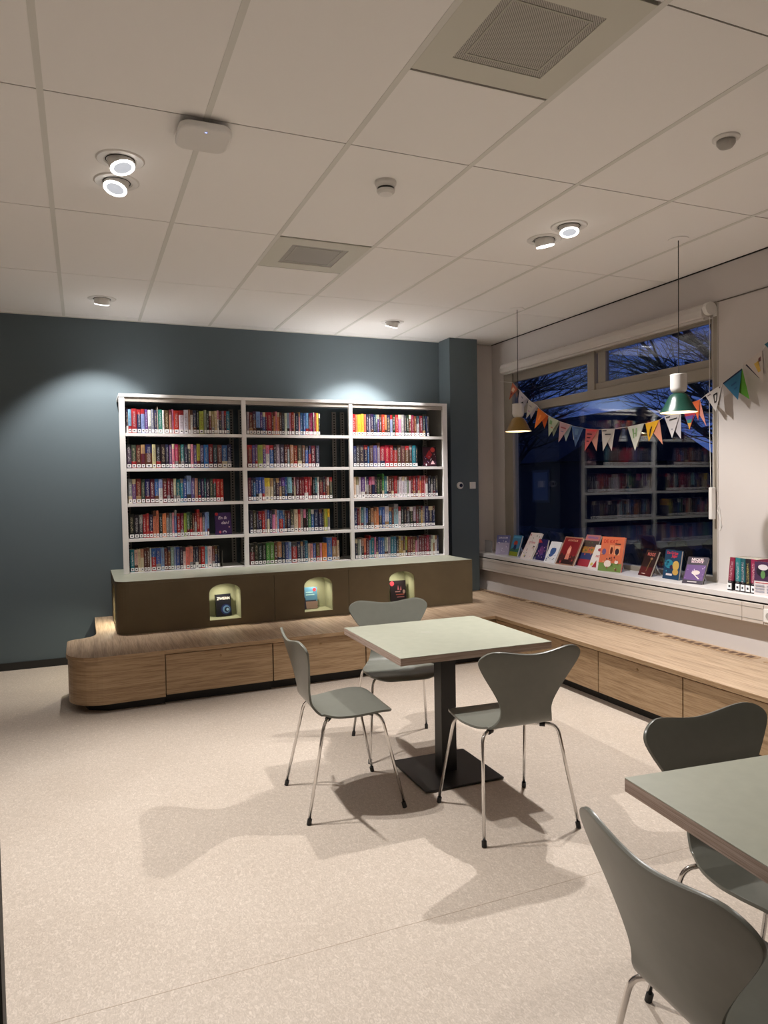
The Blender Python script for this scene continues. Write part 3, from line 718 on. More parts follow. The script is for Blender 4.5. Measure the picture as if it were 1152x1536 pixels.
def sb(k, xy, w, h, yaw, lean, base, art, label, th=.018):
    display_book('display_book', (xy[0], xy[1], SZ), radians(yaw), lean, w, h, th, base, art, label, group='display books on the window sill')
# yaw: local -y (front) -> faces the room; -90 turns the front to -x
sb(1, (3.885, 6.225), .135, .205, -48, .38, (168, 160, 186), [('r', 0, .62, 1, 1, (96, 98, 150)), ('t', 'DROOM', .5, .86, .12, (225, 220, 235))]+confetti(16, [(206, 190, 214), (230, 226, 236), (130, 120, 170)], 1, z1=.7), 'lilac display book, leftmost on the sill')
sb(2, (3.90, 6.05), .140, .212, -88, .33, (70, 130, 170), [('r', 0, 0, 1, .30, (150, 160, 50)), ('p', [(0, .28), (.3, .4), (.7, .33), (1, .42), (1, .2), (0, .2)], (60, 110, 90)), ('d', .48, .62, .22, .18, (176, 70, 50)), ('d', .5, .42, .16, .2, (40, 52, 96)), ('r', .1, .86, .9, .95, (90, 160, 200))], 'blue and green display book, second from the left on the sill')
sb(3, (3.85, 5.765), .185, .275, -91, .52, (226, 216, 214), [('r', 0, 0, .03, 1, (110, 40, 50)), ('t', 'STICKERS', .5, .62, .09, (200, 90, 110))]+confetti(22, [(60, 90, 130), (190, 120, 130), (90, 120, 90), (210, 190, 120), (60, 60, 80)], 3, r=(.02, .055)), 'tall white display book scattered with little drawings')
sb(4, (3.885, 5.575), .150, .198, -92, .25, (42, 36, 92), [('p', [(0, .80), (.45, .84), (.15, 1), (0, 1)], (176, 60, 70)), ('d', .5, .45, .25, .3, (104, 60, 120))]+confetti(18, [(190, 110, 160), (90, 80, 170), (220, 190, 200)], 4, z1=.75), 'dark blue and purple display book with a pink corner')
sb(5, (3.85, 5.385), .140, .205, -85, .50, (220, 222, 228), [('d', .5, .55, .26, .3, (52, 84, 140)), ('r', .28, .70, .72, .74, (220, 222, 228)), ('d', .42, .35, .18, .12, (60, 90, 150))]+confetti(14, [(40, 50, 80), (70, 100, 150)], 5, z1=.4, r=(.02, .05)), 'white display book with a blue figure, fifth from the left')
sb(6, (3.835, 5.145), .235, .265, -88, .47, (150, 110, 90), [('r', .05, .04, .95, .96, (122, 22, 30)), ('r', .05, .04, .95, .34, (40, 18, 20)), ('t', 'AVONTUUR', .5, .87, .09, (206, 150, 120)), ('p', [(.40, .2), (.62, .2), (.58, .62), (.48, .70), (.42, .6)], (206, 130, 110)), ('d', .24, .24, .13, (70, 30, 30)), ('d', .78, .24, .13, (70, 34, 34)), ('d', .5, .50, .09, .12, (224, 160, 140))]+confetti(16, [(90, 40, 40), (170, 60, 60), (60, 24, 28)], 66, x0=.1, x1=.85, z0=.08, z1=.4), 'large red display book with a tan border')
sb(7, (3.91, 4.985), .180, .290, -88, .46, (80, 66, 60), [('r', 0, .82, 1, 1, (178, 110, 110)), ('r', 0, .0, 1, .22, (160, 50, 64)), ('r', 0, .22, 1, .42, (50, 62, 110)), ('r', 0, .42, 1, .62, (176, 120, 60)), ('t', 'VERHALEN', .5, .91, .09, (90, 90, 160))]+confetti(20, [(200, 150, 70), (90, 120, 70), (190, 80, 80), (60, 60, 100)], 7, z0=.3, z1=.8), 'tall multicoloured display book with banded cover')
sb(8, (3.865, 4.79), .150, .212, -90, .46, (226, 222, 218), [('t', 'FEEST', .5, .52, .11, (190, 50, 60)), ('p', [(.30, .06), (.68, .06), (.50, .36)], (160, 40, 54)), ('d', .5, .80, .20, .10, (170, 60, 70)), ('d', .22, .18, .10, (210, 190, 90)), ('d', .82, .30, .10, (90, 96, 120))], 'small white display book with red drawings')
sb(9, (3.85, 4.585), .215, .280, -77, .25, (212, 112, 78), [('r', 0, 0, 1, .24, (116, 140, 76)), ('t', 'DE KAT', .40, .86, .14, (186, 48, 40)), ('d', .17, .56, .09, .12, (110, 88, 130)), ('r', .40, .50, .58, .76, (220, 150, 110)), ('d', .49, .60, .06, .14, (90, 34, 30)), ('r', .62, .48, .86, .74, (226, 160, 120)), ('d', .74, .58, .09, .12, (50, 34, 50)), ('d', .40, .22, .16, .13, (232, 216, 208)), ('p', [(.24, .30), (.52, .34), (.40, .48)], (206, 120, 90)), ('r', .62, .79, .86, .815, (60, 34, 30)), ('d', .78, .28, .08, .07, (230, 214, 206))]+confetti(18, [(150, 90, 70), (60, 40, 40), (220, 190, 150), (90, 110, 60), (120, 60, 70)], 68, z0=.05, z1=.5, r=(.015, .035)), 'large orange and green display book')
sb(10, (3.895, 4.245), .150, .205, -98, .42, (40, 18, 18), [('r', 0, 0, 1, .35, (82, 20, 24)), ('t', 'ROOS', .5, .84, .17, (206, 110, 100)), ('p', [(.50, .18), (.56, .18), (.66, .66), (.60, .66)], (120, 96, 60)), ('d', .64, .68, .10, .06, (150, 110, 80)), ('r', .25, .07, .55, .10, (200, 170, 160))], 'black and dark red display book, third from the right on the sill')
sb(11, (3.915, 4.0), .160, .212, -92, .17, (30, 62, 92), [('d', .30, .52, .26, .20, (44, 128, 150)), ('t', 'De Grijze', .45, .90, .13, (214, 52, 72)), ('t', 'Jager', .60, .80, .13, (214, 52, 72)), ('d', .74, .48, .20, .22, (196, 160, 84)), ('d', .76, .26, .18, .14, (190, 152, 78)), ('r', .20, .12, .58, .19, (216, 206, 210)), ('d', .48, .42, .09, .10, (60, 40, 70))]+confetti(14, [(60, 150, 170), (30, 90, 120), (20, 40, 70)], 67, x0=.06, x1=.45, z0=.25, z1=.7, r=(.02, .045)), 'blue display book with red title and yellow shapes')
sb(12, (3.86, 3.745), .145, .205, -72, .52, (46, 34, 48), [('r', .04, .14, .96, .70, (92, 58, 116)), ('t', 'NICKEL', .5, .90, .13, (232, 214, 214)), ('t', 'BOUNCE', .5, .81, .10, (226, 190, 200)), ('d', .55, .42, .20, .12, (206, 190, 186)), ('p', [(.30, .44), (.40, .40), (.80, .20), (.74, .18)], (220, 206, 196)), ('r', .25, .06, .70, .09, (200, 190, 190))]+confetti(14, [(150, 110, 170), (190, 160, 200)], 12, z0=.18, z1=.66, r=(.01, .03)), 'purple display book with white title beside the window frame')
# upright paperbacks and face-out book at the right end of the sill
rt = [('m', .040, 'maroon and black book tilted at the left end of the sill row', .10), ('t', .038, 'teal and black book, second in the upright sill row', 0), ('t', .036, 'darker teal book, third in the upright sill row', 0), ('k', .038, 'black book with yellow lettering in the upright sill row', 0), ('r', .042, 'raspberry and black book, last in the upright sill row', 0)]
yy = 3.432
for k, (c, w, lab, ln) in enumerate(rt):
    base = {'m': (128, 36, 62), 't': (38, 116, 122), 'k': (40, 34, 40), 'r': (140, 40, 74)}[c]
    if k == 2: base = (30, 84, 92)
    bk = srgb(22, 18, 22); cols = [bk, srgb(*base), srgb(*base), srgb(*base)]
    me = book_mesh('book', [book_faces(w, .215, .14, cols, lean=ln)], [srgb(206, 190, 110) if c == 'k' else srgb(210, 190, 196)]); me.materials.append(M['cover'])
    o = link(bpy.data.objects.new('book', me)); o.location = (3.838, yy, SZ); o.rotation_euler = (0, 0, -pi/2)
    tag(o, lab, 'book', 'upright books on the right of the sill')
    pg = link(bpy.data.objects.new('pages', PAGE), o); pg.location = (.002+(.01 if ln else 0), .0085, .002); pg.scale = (w-.004-(.012 if ln else 0), .129, .211)
    st = link(bpy.data.objects.new('spine_sticker', STICK), o); st.location = (w*.1, -.0008, .008); st.scale = (w*.8, .0015, .040)
    yy -= w+.001+(.022 if k == 0 else 0)
display_book('display_book', (3.836, 3.145, SZ), radians(-84), .03, .150, .205, .02, (70, 46, 74),
    [('r', 0, 0, 1, .42, (214, 206, 206)), ('d', .38, .72, .30, .24, (36, 30, 44)), ('d', .38, .84, .22, .12, (206, 200, 204)), ('d', .38, .62, .10, .16, (90, 130, 80)), ('r', .06, .36, .9, .38, (190, 60, 70))]+[('r', .06+.5*(i % 2), .08+.09*(i//2), .46+.5*(i % 2), .13+.09*(i//2), (160, 158, 166)) for i in range(6)],
    'face-out book with white lower half, rightmost on the sill', stand=False, group='display books on the window sill')
bm = NB(); box(bm, 3.86, 3.862, 3.452, 3.456, 0+SZ, SZ+.14); tag(obj('card_stand', B(-.006, .0, -.07, .07, 0, .125), M['acrylic'], None), 'clear upright card holder in the far left corner of the sill', 'stand').location = (3.90, 6.50, SZ); bm.free()
# books in the niches and face-out on the shelves
display_book('display_book', (1.035, 5.87, nz0+.0045), radians(8), .14, .125, .178, .03, (20, 20, 30), [('t', 'ZWERM', .5, .80, .17, (206, 200, 196), .001), ('d', .64, .30, .34, .34, (34, 44, 92)), ('d', .66, .30, .25, .25, (96, 130, 170)), ('d', .70, .29, .17, .17, (20, 30, 54)), ('d', .74, .29, .09, .09, (150, 176, 200))], 'dark display book with blue rings in the left niche', stand=False)
display_book('display_book', (1.765, 5.87, nz0+.0045), radians(0), .12, .125, .182, .02, (84, 130, 160), [('r', 0, 0, 1, .34, (146, 120, 110)), ('r', 0, .34, .9, .40, (50, 56, 76)), ('d', .82, .88, .12, .12, (206, 56, 66)), ('p', [(0, 0), (.2, 0), (.16, .5), (.06, .56)], (44, 40, 58)), ('r', .2, .62, .8, .68, (150, 190, 200)), ('r', .2, .74, .7, .79, (150, 190, 200))], 'pale blue display book with red dot in the middle niche', stand=False)
display_book('display_book', (2.585, 5.87, nz0+.0045), radians(-3), .12, .150, .185, .02, (28, 20, 26), [('d', .12, .86, .14, .14, (196, 60, 76)), ('p', [(.45, .55), (.50, .78), (.56, .55)], (160, 90, 100)), ('p', [(.60, .52), (.68, .74), (.72, .54)], (150, 84, 90)), ('r', .30, .44, .62, .49, (150, 110, 110)), ('r', .34, .30, .86, .35, (140, 70, 60)), ('r', .40, .18, .86, .23, (130, 80, 84)), ('d', .85, .45, .08, .12, (150, 120, 110))], 'black display book with red dot in the right niche', stand=False)
display_book('display_book', (1.122, KY+.05, SH[3]+.0005), radians(4), .10, .142, .192, .018, (66, 42, 96), [('t', 'En ik', .45, .76, .20, (224, 210, 226), .0006, .2), ('t', 'dan?', .60, .54, .20, (224, 210, 226), .0006, .2), ('d', .10, .93, .10, .10, (190, 50, 60)), ('d', .28, .12, .07, .09, (200, 90, 110)), ('d', .55, .12, .12, .09, (206, 196, 214)), ('d', .55, .10, .08, .06, (66, 42, 96)), ('d', .85, .34, .05, .05, (206, 160, 170))], 'face-out purple book on the fourth shelf of the left bay', stand=False, group='face-out books on the bookcase')
display_book('display_book', (3.125, KY+.05, SH[1]+.0005), radians(-2), .10, .148, .195, .018, (24, 18, 26), [('r', .05, .04, .95, .96, (58, 20, 34)), ('d', .74, .84, .16, .16, (206, 60, 56)), ('p', [(.2, .5), (.5, .85), (.7, .6), (.45, .35)], (168, 36, 44))]+confetti(16, [(206, 180, 196), (150, 40, 60), (120, 90, 150), (220, 210, 214)], 31, r=(.02, .05), z1=.6)+[('p', [(.55, .12), (.85, .12), (.68, .32)], (220, 180, 186))], 'face-out dark red book on the second shelf of the right bay', stand=False, group='face-out books on the bookcase')
# plain bookend on bottom left shelf
be = obj('bookend', B(-.09, .09, 0, .10, 0, .002), M['metal_white'], None, bevel=.001); be.location = (1.19, KY+.03, KZ0+.0125)
tag(be, 'flat white bookend plate lying empty on the bottom left shelf', 'bookend')
obj('upright_plate', B(-.09, -.088, 0, .09, .002, .14), M['metal_grey'], be)

# ================================================================== chairs
def catmull(P, t):
    n = len(P)-1; f = min(max(t*n, 0), n-1e-6); i = int(f); u = f-i
    p0, p1, p2, p3 = [P[max(0, min(n, k))] for k in (i-1, i, i+1, i+2)]
    return tuple(.5*((2*b)+(c-a)*u+(2*a-5*b+4*c-d)*u*u+(3*b-a-3*c+d)*u**3) for a, b, c, d in zip(p0, p1, p2, p3))
PROF = [(.205, .424), (.180, .443), (.13, .451), (.06, .447), (-.02, .440), (-.09, .439), (-.140, .452), (-.172, .485), (-.190, .535), (-.207, .60), (-.224, .665), (-.243, .73), (-.262, .80)]
_S = [catmull(PROF, i/300) for i in range(301)]; _L = [0]
for a, b in zip(_S, _S[1:]): _L.append(_L[-1]+sqrt((a[0]-b[0])**2+(a[1]-b[1])**2))
LT = _L[-1]
def at_len(l):
    l = min(max(l, 0), LT-1e-6); lo, hi = 0, 300
    while hi-lo > 1:
        m = (lo+hi)//2
        if _L[m] <= l: lo = m
        else: hi = m
    u = (l-_L[lo])/(_L[hi]-_L[lo]); a, b = _S[lo], _S[hi]
    d = Vector((b[0]-a[0], b[1]-a[1])).normalized()
    return a[0]+(b[0]-a[0])*u, a[1]+(b[1]-a[1])*u, d
HW = [(0, .178), (.05, .203), (.12, .214), (.20, .212), (.28, .190), (.35, .152), (.41, .124), (.455, .117), (.50, .136), (.56, .172), (.62, .212), (.67, .240), (.72, .254), (.77, .257), (1, .257)]
def hw(l):
    for (a, x), (b, y) in zip(HW, HW[1:]):
        if l <= b:
            t = (l-a)/(b-a); t = t*t*(3-2*t) if False else t
            return x+(y-x)*t
    return HW[-1][1]
def hws(l): return sum(hw(min(max(l+k*.008, 0), LT)) for k in range(-3, 4))/7
def chair_shell():
    NU, NV = 34, 60; bm = NB(); G = []
    for j in range(NV+1):
        row = []
        for i in range(NU+1):
            u = sin((i/NU*2-1)*pi/2*.985)/sin(pi/2*.985); a = abs(u)
            dip = .024*(1+cos(pi*min(a/.80, 1)))/2
            cr = .062*(1-sqrt(max(0, 1-((a-.62)/.38)**2))) if a > .62 else 0
            top = LT-dip-cr
            fr = .055*(1-sqrt(max(0, 1-((a-.45)/.55)**2))) if a > .45 else 0
            s = j/NV; l = fr+(top-fr)*s
            y, z, d = at_len(l); h = hws(l); x = u*h
            nx, nz = -d.y, d.x   # normal (pointing to sitter side for the back)
            k = max(0, (l-.42)/(LT-.42)); cup = .036*k**.8*a*a
            seat = .010*a*a*(1-min(1, l/.4)) if l < .4 else 0
            # sitter side: +y for back
            y += cup; z += .006*a*a*(l < .35) - seat*.5
            row.append(bm.verts.new((x, y, z)))
        G.append(row)
    for j in range(NV):
        for i in range(NU): bm.faces.new([G[j][i], G[j][i+1], G[j+1][i+1], G[j+1][i]])
    bmesh.ops.remove_doubles(bm, verts=bm.verts[:], dist=1e-5)
    return bm
def make_chair():
    r = empty('chair')
    s = obj('shell', chair_shell(), [M['chair'], M['chair']], r, smooth=True)
    sm = s.modifiers.new('thick', 'SOLIDIFY'); sm.thickness = .010; sm.offset = 0
    bv = s.modifiers.new('bev', 'BEVEL'); bv.width = .0022; bv.segments = 2; bv.limit_method = 'ANGLE'; bv.angle_limit = radians(50)
    for sx in (-1, 1):
        for sy in (-1, 1):
            fx, fy = (.226, .226)
            pts = fillet([(sx*.015, sy*.03, .424), (sx*.182, sy*.135-(.0), .428), (sx*fx, sy*fy, .012)], .045, 7)
            bm = NB(); tube(bm, pts, .0072, 12); lg = obj('leg', bm, M['chrome'], r, smooth=True)
            bm = NB(); d = Vector((sx*(fx-.182), sy*(fy-.135), -.416)).normalized()
            tube(bm, [Vector((sx*fx, sy*fy, .0005))-d*.026, Vector((sx*fx, sy*fy, .001))], .0105, 12)
            obj('foot_cap', bm, M['rubber'], lg, smooth=False)
            bm = NB(); tube(bm, [(sx*.118, sy*.095, .4262), (sx*.138, sy*.108, .4262)], .0125, 10); obj('bumper', bm, M['rubber'], lg)
    bm = NB(); lathe(bm, [(.060, .414), (.065, .418), (.065, .432), (.05, .436)], 24); obj('centre_plate', bm, M['chrome'], r)
    return r
chair0 = make_chair()
CH = [((1.105, 3.205), -92.5, 'grey-green moulded chair left of the square table, facing it'),
      ((1.700, 2.715), -3.0, 'grey-green moulded chair with its back to the camera at the square table'),
      ((1.625, 3.705), 171.0, 'grey-green moulded chair on the far side of the square table'),
      ((1.668, 1.335), 181.0, 'grey-green moulded chair pushed in at the far side of the second table'),
      ((1.178, .997), -94.0, 'grey-green moulded chair nearest the camera, cut off by the bottom edge')]
for k, (p, a, lab) in enumerate(CH):
    c = chair0 if k == 0 else copy_tree(chair0)
    c.location = (p[0], p[1], 0); c.rotation_euler = (0, 0, radians(a)); tag(c, lab, 'chair', 'moulded chairs around the tables')

# ================================================================== tables
def make_table(name_, loc, rz, sx, sy, H, label, base_off=(0, 0)):
    r = empty('table', loc, rz, label, 'table', 'square cafe tables')
    T = .035
    bm = NB(); box(bm, -sx/2, sx/2, -sy/2, sy/2, H-.0025, H); obj('table_top', bm, M['sage'], r, bevel=.001)
    bm = NB(); box(bm, -sx/2, sx/2, -sy/2, sy/2, H-T, H-.0026); obj('plywood_core', bm, M['ply'], r, bevel=.001)
    bx, by = base_off
    obj('column', B(bx-.042, bx+.042, by-.042, by+.042, .012, H-T-.006), M['black_metal'], r, bevel=.003)
    obj('mount_plate', B(bx-.14, bx+.14, by-.14, by+.14, H-T-.006, H-T), M['black_metal'], r)
    obj('base_plate', B(bx-.215, bx+.215, by-.215, by+.215, .003, .013), M['black_metal'], r, bevel=.003)
    for a in (-1, 1):
        for b in (-1, 1):
            bm = NB(); lathe(bm, [(.018, 0), (.018, .004)], 12, Matrix.Translation((bx+a*.19, by+b*.19, 0))); obj('glide', bm, M['rubber'], r)
    return r
make_table('t1', (1.668, 3.25, 0), radians(-.8), .79, .77, .715, 'square sage green table with three chairs in the middle of the room', (.02, .015))
make_table('t2', (1.585, 1.00, 0), radians(-5.5), .77, .77, .730, 'square sage green table cut off by the right picture edge')
sc = obj('paper_strip', B(-.030, .030, -.0015, .0015, 0, .0006), M['plastic'], None); sc.location = (1.62, 3.33, .7153); sc.rotation_euler = (0, 0, -.5)
tag(sc, 'thin white scrap of paper lying on the square table', 'paper')

# ================================================================== ceiling fittings
def make_spot(xy, aim, lab):
    r = empty('ceiling_spotlight', (xy[0], xy[1], CZ), 0, lab, 'spotlight', 'recessed ceiling spotlights')
    bm = NB(); lathe(bm, [(.072, .0), (.072, -.004), (.098, -.005), (.104, -.001), (.104, .0)], 36, capb=False, capt=False); obj('trim_ring', bm, M['plastic'], r, smooth=False)
    bm = NB(); lathe(bm, [(.0, -.0008), (.072, -.0012)], 36, capb=False, capt=False); obj('recess', bm, M['plastic'], r)
    d = (Vector(aim)-Vector((xy[0], xy[1], CZ))).normalized(); q = d.to_track_quat('Z', 'Y').to_matrix().to_4x4()
    bm = NB(); lathe(bm, [(.052, -.015), (.056, .0), (.056, .032), (.054, .038)], 32, q, capt=False); h = obj('lamp_head', bm, M['plastic'], r, smooth=False)
    bm = NB(); lathe(bm, [(.0, .037), (.041, .0405)], 32, q, capb=False, capt=False); obj('reflector', bm, M['reflector'], h)
    bm = NB(); lathe(bm, [(.0535, .0375), (.0535, .041), (.052, .043), (.040, .041)], 32, q, capb=False, capt=False); obj('lens', bm, M['lens'], h)
    bm = NB(); lathe(bm, [(.064, -.003), (.060, -.004)], 32, capb=False, capt=False); obj('gimbal_gap', bm, M['gap'], r)
    return r
LB = ['ceiling spotlight at the left, the upper one of the left pair', 'ceiling spotlight at the left, the lower one of the left pair', 'ceiling spotlight at the right, the upper one of the right pair', 'ceiling spotlight at the right, the lower one of the right pair', 'single ceiling spotlight near the blue wall at the far left', 'single ceiling spotlight near the blue wall above the bookcase']
for (xy, aim, w, c), lab in zip(SPOTS, LB): make_spot(xy, aim, lab)
def make_vent(x0, y0, lab):
    r = empty('ceiling_vent', (x0+.3, y0+.3, CZ), 0, lab, 'vent', 'square ceiling vents')
    h = .288
    bm = NB(); prism_holes(bm, [(-h, -h), (h, -h), (h, h), (-h, h)], [[(-.18, -.18), (-.18, .18), (.18, .18), (.18, -.18)]], -.002, .012); obj('face_frame', bm, plain('vent_frame_grey_green', (.66, .65, .575), .6) if 'vent_frame_grey_green' not in bpy.data.materials else bpy.data.materials['vent_frame_grey_green'], r, bevel=.001)
    obj('perforated_plate', B(-.18, .18, -.18, .18, .001, .004), M['grille'], r)
    bm = NB(); prism_holes(bm, [(-.150, -.150), (.150, -.150), (.150, .150), (-.150, .150)], [[(-.143, -.143), (-.143, .143), (.143, .143), (.143, -.143)]], -.0008, .002); obj('inner_frame', bm, bpy.data.materials.get('vent_inner_line') or plain('vent_inner_line', (.46, .45, .40), .6), r)
make_vent(GX0+1.2, GY0-1.2, 'large square ceiling vent at the top edge of the picture')
make_vent(GX0+1.2, GY0+1.2, 'square ceiling vent in the middle, nearer the blue wall')
# access point
r = empty('wireless_access_point', (0.498, 3.033, CZ), radians(0), 'white rounded wireless access point hanging from the ceiling grid', 'device')
rr = []
for cx, cy, a0 in ((.055, .055, 0), (-.055, .055, 90), (-.055, -.055, 180), (.055, -.055, 270)): rr += arc(cx, cy, .05, a0, a0+90, 6)
bm = NB(); prism(bm, rr, -.052, -.022); obj('housing', bm, M['plastic'], r, bevel=.009, seg=3)
obj('bracket', B(-.05, .05, -.05, .05, -.023, -.002), M['rubber'], r)
obj('status_light', B(-.004, .004, -.075, -.071, -.0530, -.052), M['led_blue'], r)
# smoke detector
r = empty('smoke_detector', (1.40, 3.255, CZ), 0, 'white round smoke detector in the middle of the ceiling', 'smoke detector')
bm = NB(); lathe(bm, [(.052, 0), (.052, -.012), (.046, -.022), (.046, -.030)], 28, capb=False); obj('base', bm, M['plastic'], r)
bm = NB(); lathe(bm, [(.040, -.030), (.040, -.040)], 28, capb=False, capt=False); obj('sensor_slot', bm, M['rubber'], r)
bm = NB(); lathe(bm, [(.044, -.040), (.043, -.050), (.032, -.060), (.0, -.062)], 28); obj('cap', bm, M['plastic'], r)
r = empty('motion_sensor', (2.60, 2.33, CZ), 0, 'white round motion sensor on the ceiling at the upper right', 'sensor')
bm = NB(); lathe(bm, [(.056, 0), (.056, -.006), (.048, -.012)], 28, capb=False); obj('base', bm, M['plastic'], r)
bm = NB(); lathe(bm, [(.038, -.012), (.038, -.026), (.028, -.040), (.0, -.046)], 28); obj('dome', bm, M['plastic_grey'], r, smooth=True)

# ================================================================== pendants
def pendant(xy, shade, lab, zb, watts=1.6):
    r = empty('pendant_lamp', (xy[0], xy[1], CZ), 0, lab, 'lamp', 'bell shaped pendant lamps by the window')
    f = lambda prof: [(a, z-CZ) for a, z in prof]
    bm = NB(); lathe(bm, [(.060, 0), (.060, -.005), (.0, -.008)], 28, capb=False); obj('ceiling_rose', bm, M['ceil'], r)
    bm = NB(); tube(bm, [(0, 0, -.002), (0, 0, zb+.232-CZ)], .0025, 8); obj('cable', bm, M['cable'], r)
    z = zb
    bm = NB(); lathe(bm, f([(.0, z+.118), (.028, z+.119), (.043, z+.130), (.049, z+.150), (.049, z+.228), (.050, z+.234), (.0, z+.235)]), 32, capb=False, capt=False); obj('holder', bm, M['ceramic'], r, smooth=True)
    bm = NB(); prof = [(.030, z+.119), (.042, z+.115), (.055, z+.103), (.067, z+.082), (.079, z+.057), (.092, z+.030), (.105, z+.009), (.110, z+.002)]
    lathe(bm, f(prof), 40, capb=False, capt=False); s = obj('lamp_shade', bm, [shade], r, smooth=True)
    bm = NB(); prof2 = [(a-.0022, b-.0004) for a, b in prof]; lathe(bm, f(prof2), 40, capb=False, capt=False); obj('shade_lining', bm, M['shade_in'], s, smooth=True)
    bm = NB(); lathe(bm, f([(.0, z+.098), (.020, z+.094), (.028, z+.074), (.020, z+.054), (.0, z+.048)]), 20, capb=False, capt=False); obj('bulb', bm, M['bulb'], r, smooth=True)
    ld = bpy.data.lights.new('pendant_glow', 'POINT'); ld.energy = watts; ld.color = (1, .80, .55); ld.shadow_soft_size = .028
    o = bpy.data.objects.new('pendant_glow', ld); COL.objects.link(o); o.location = (xy[0], xy[1], z+.030)
pendant((3.395, 3.395), M['green_shade'], 'dark green bell pendant lamp hanging on the right in front of the window', 1.893)
pendant((3.425, 5.205), M['mustard_shade'], 'mustard yellow bell pendant lamp hanging at the far window corner', 1.915)

# ================================================================== thermostat, switch, socket
r = empty('wall_thermostat', (3.527, 6.43, 1.466), 0, 'small round white thermostat on the blue column', 'thermostat')
bm = NB(); RX = Matrix.Rotation(pi/2, 4, 'X'); lathe(bm, [(.036, 0), (.036, .012), (.030, .018)], 28, RX); obj('body', bm, M['plastic'], r)
bm = NB(); lathe(bm, [(.018, .018), (.018, .022)], 24, RX @ Matrix.Translation((.004, 0, 0))); obj('dial', bm, M['dark_glass'], r)
r = empty('light_switch', (3.674, 6.43, 1.465), 0, 'square white switch right of the round thermostat on the column', 'switch')
obj('plate', B(-.034, .034, -.008, 0, -.034, .034), M['plastic'], r, bevel=.002); obj('rocker', B(-.024, .024, -.012, -.008, -.024, .024), M['plastic'], r, bevel=.002)
r = empty('wall_socket', (3.77, 3.06, .655), 0, 'grey round socket in the cable trunking at the right edge', 'socket')
obj('plate', B(-.006, 0, -.04, .04, -.04, .04), M['plastic'], r, bevel=.002)
bm = NB(); lathe(bm, [(.022, 0), (.022, .009)], 24, Matrix.Rotation(-pi/2, 4, 'Y')); obj('socket_well', bm, M['plastic_grey'], r)

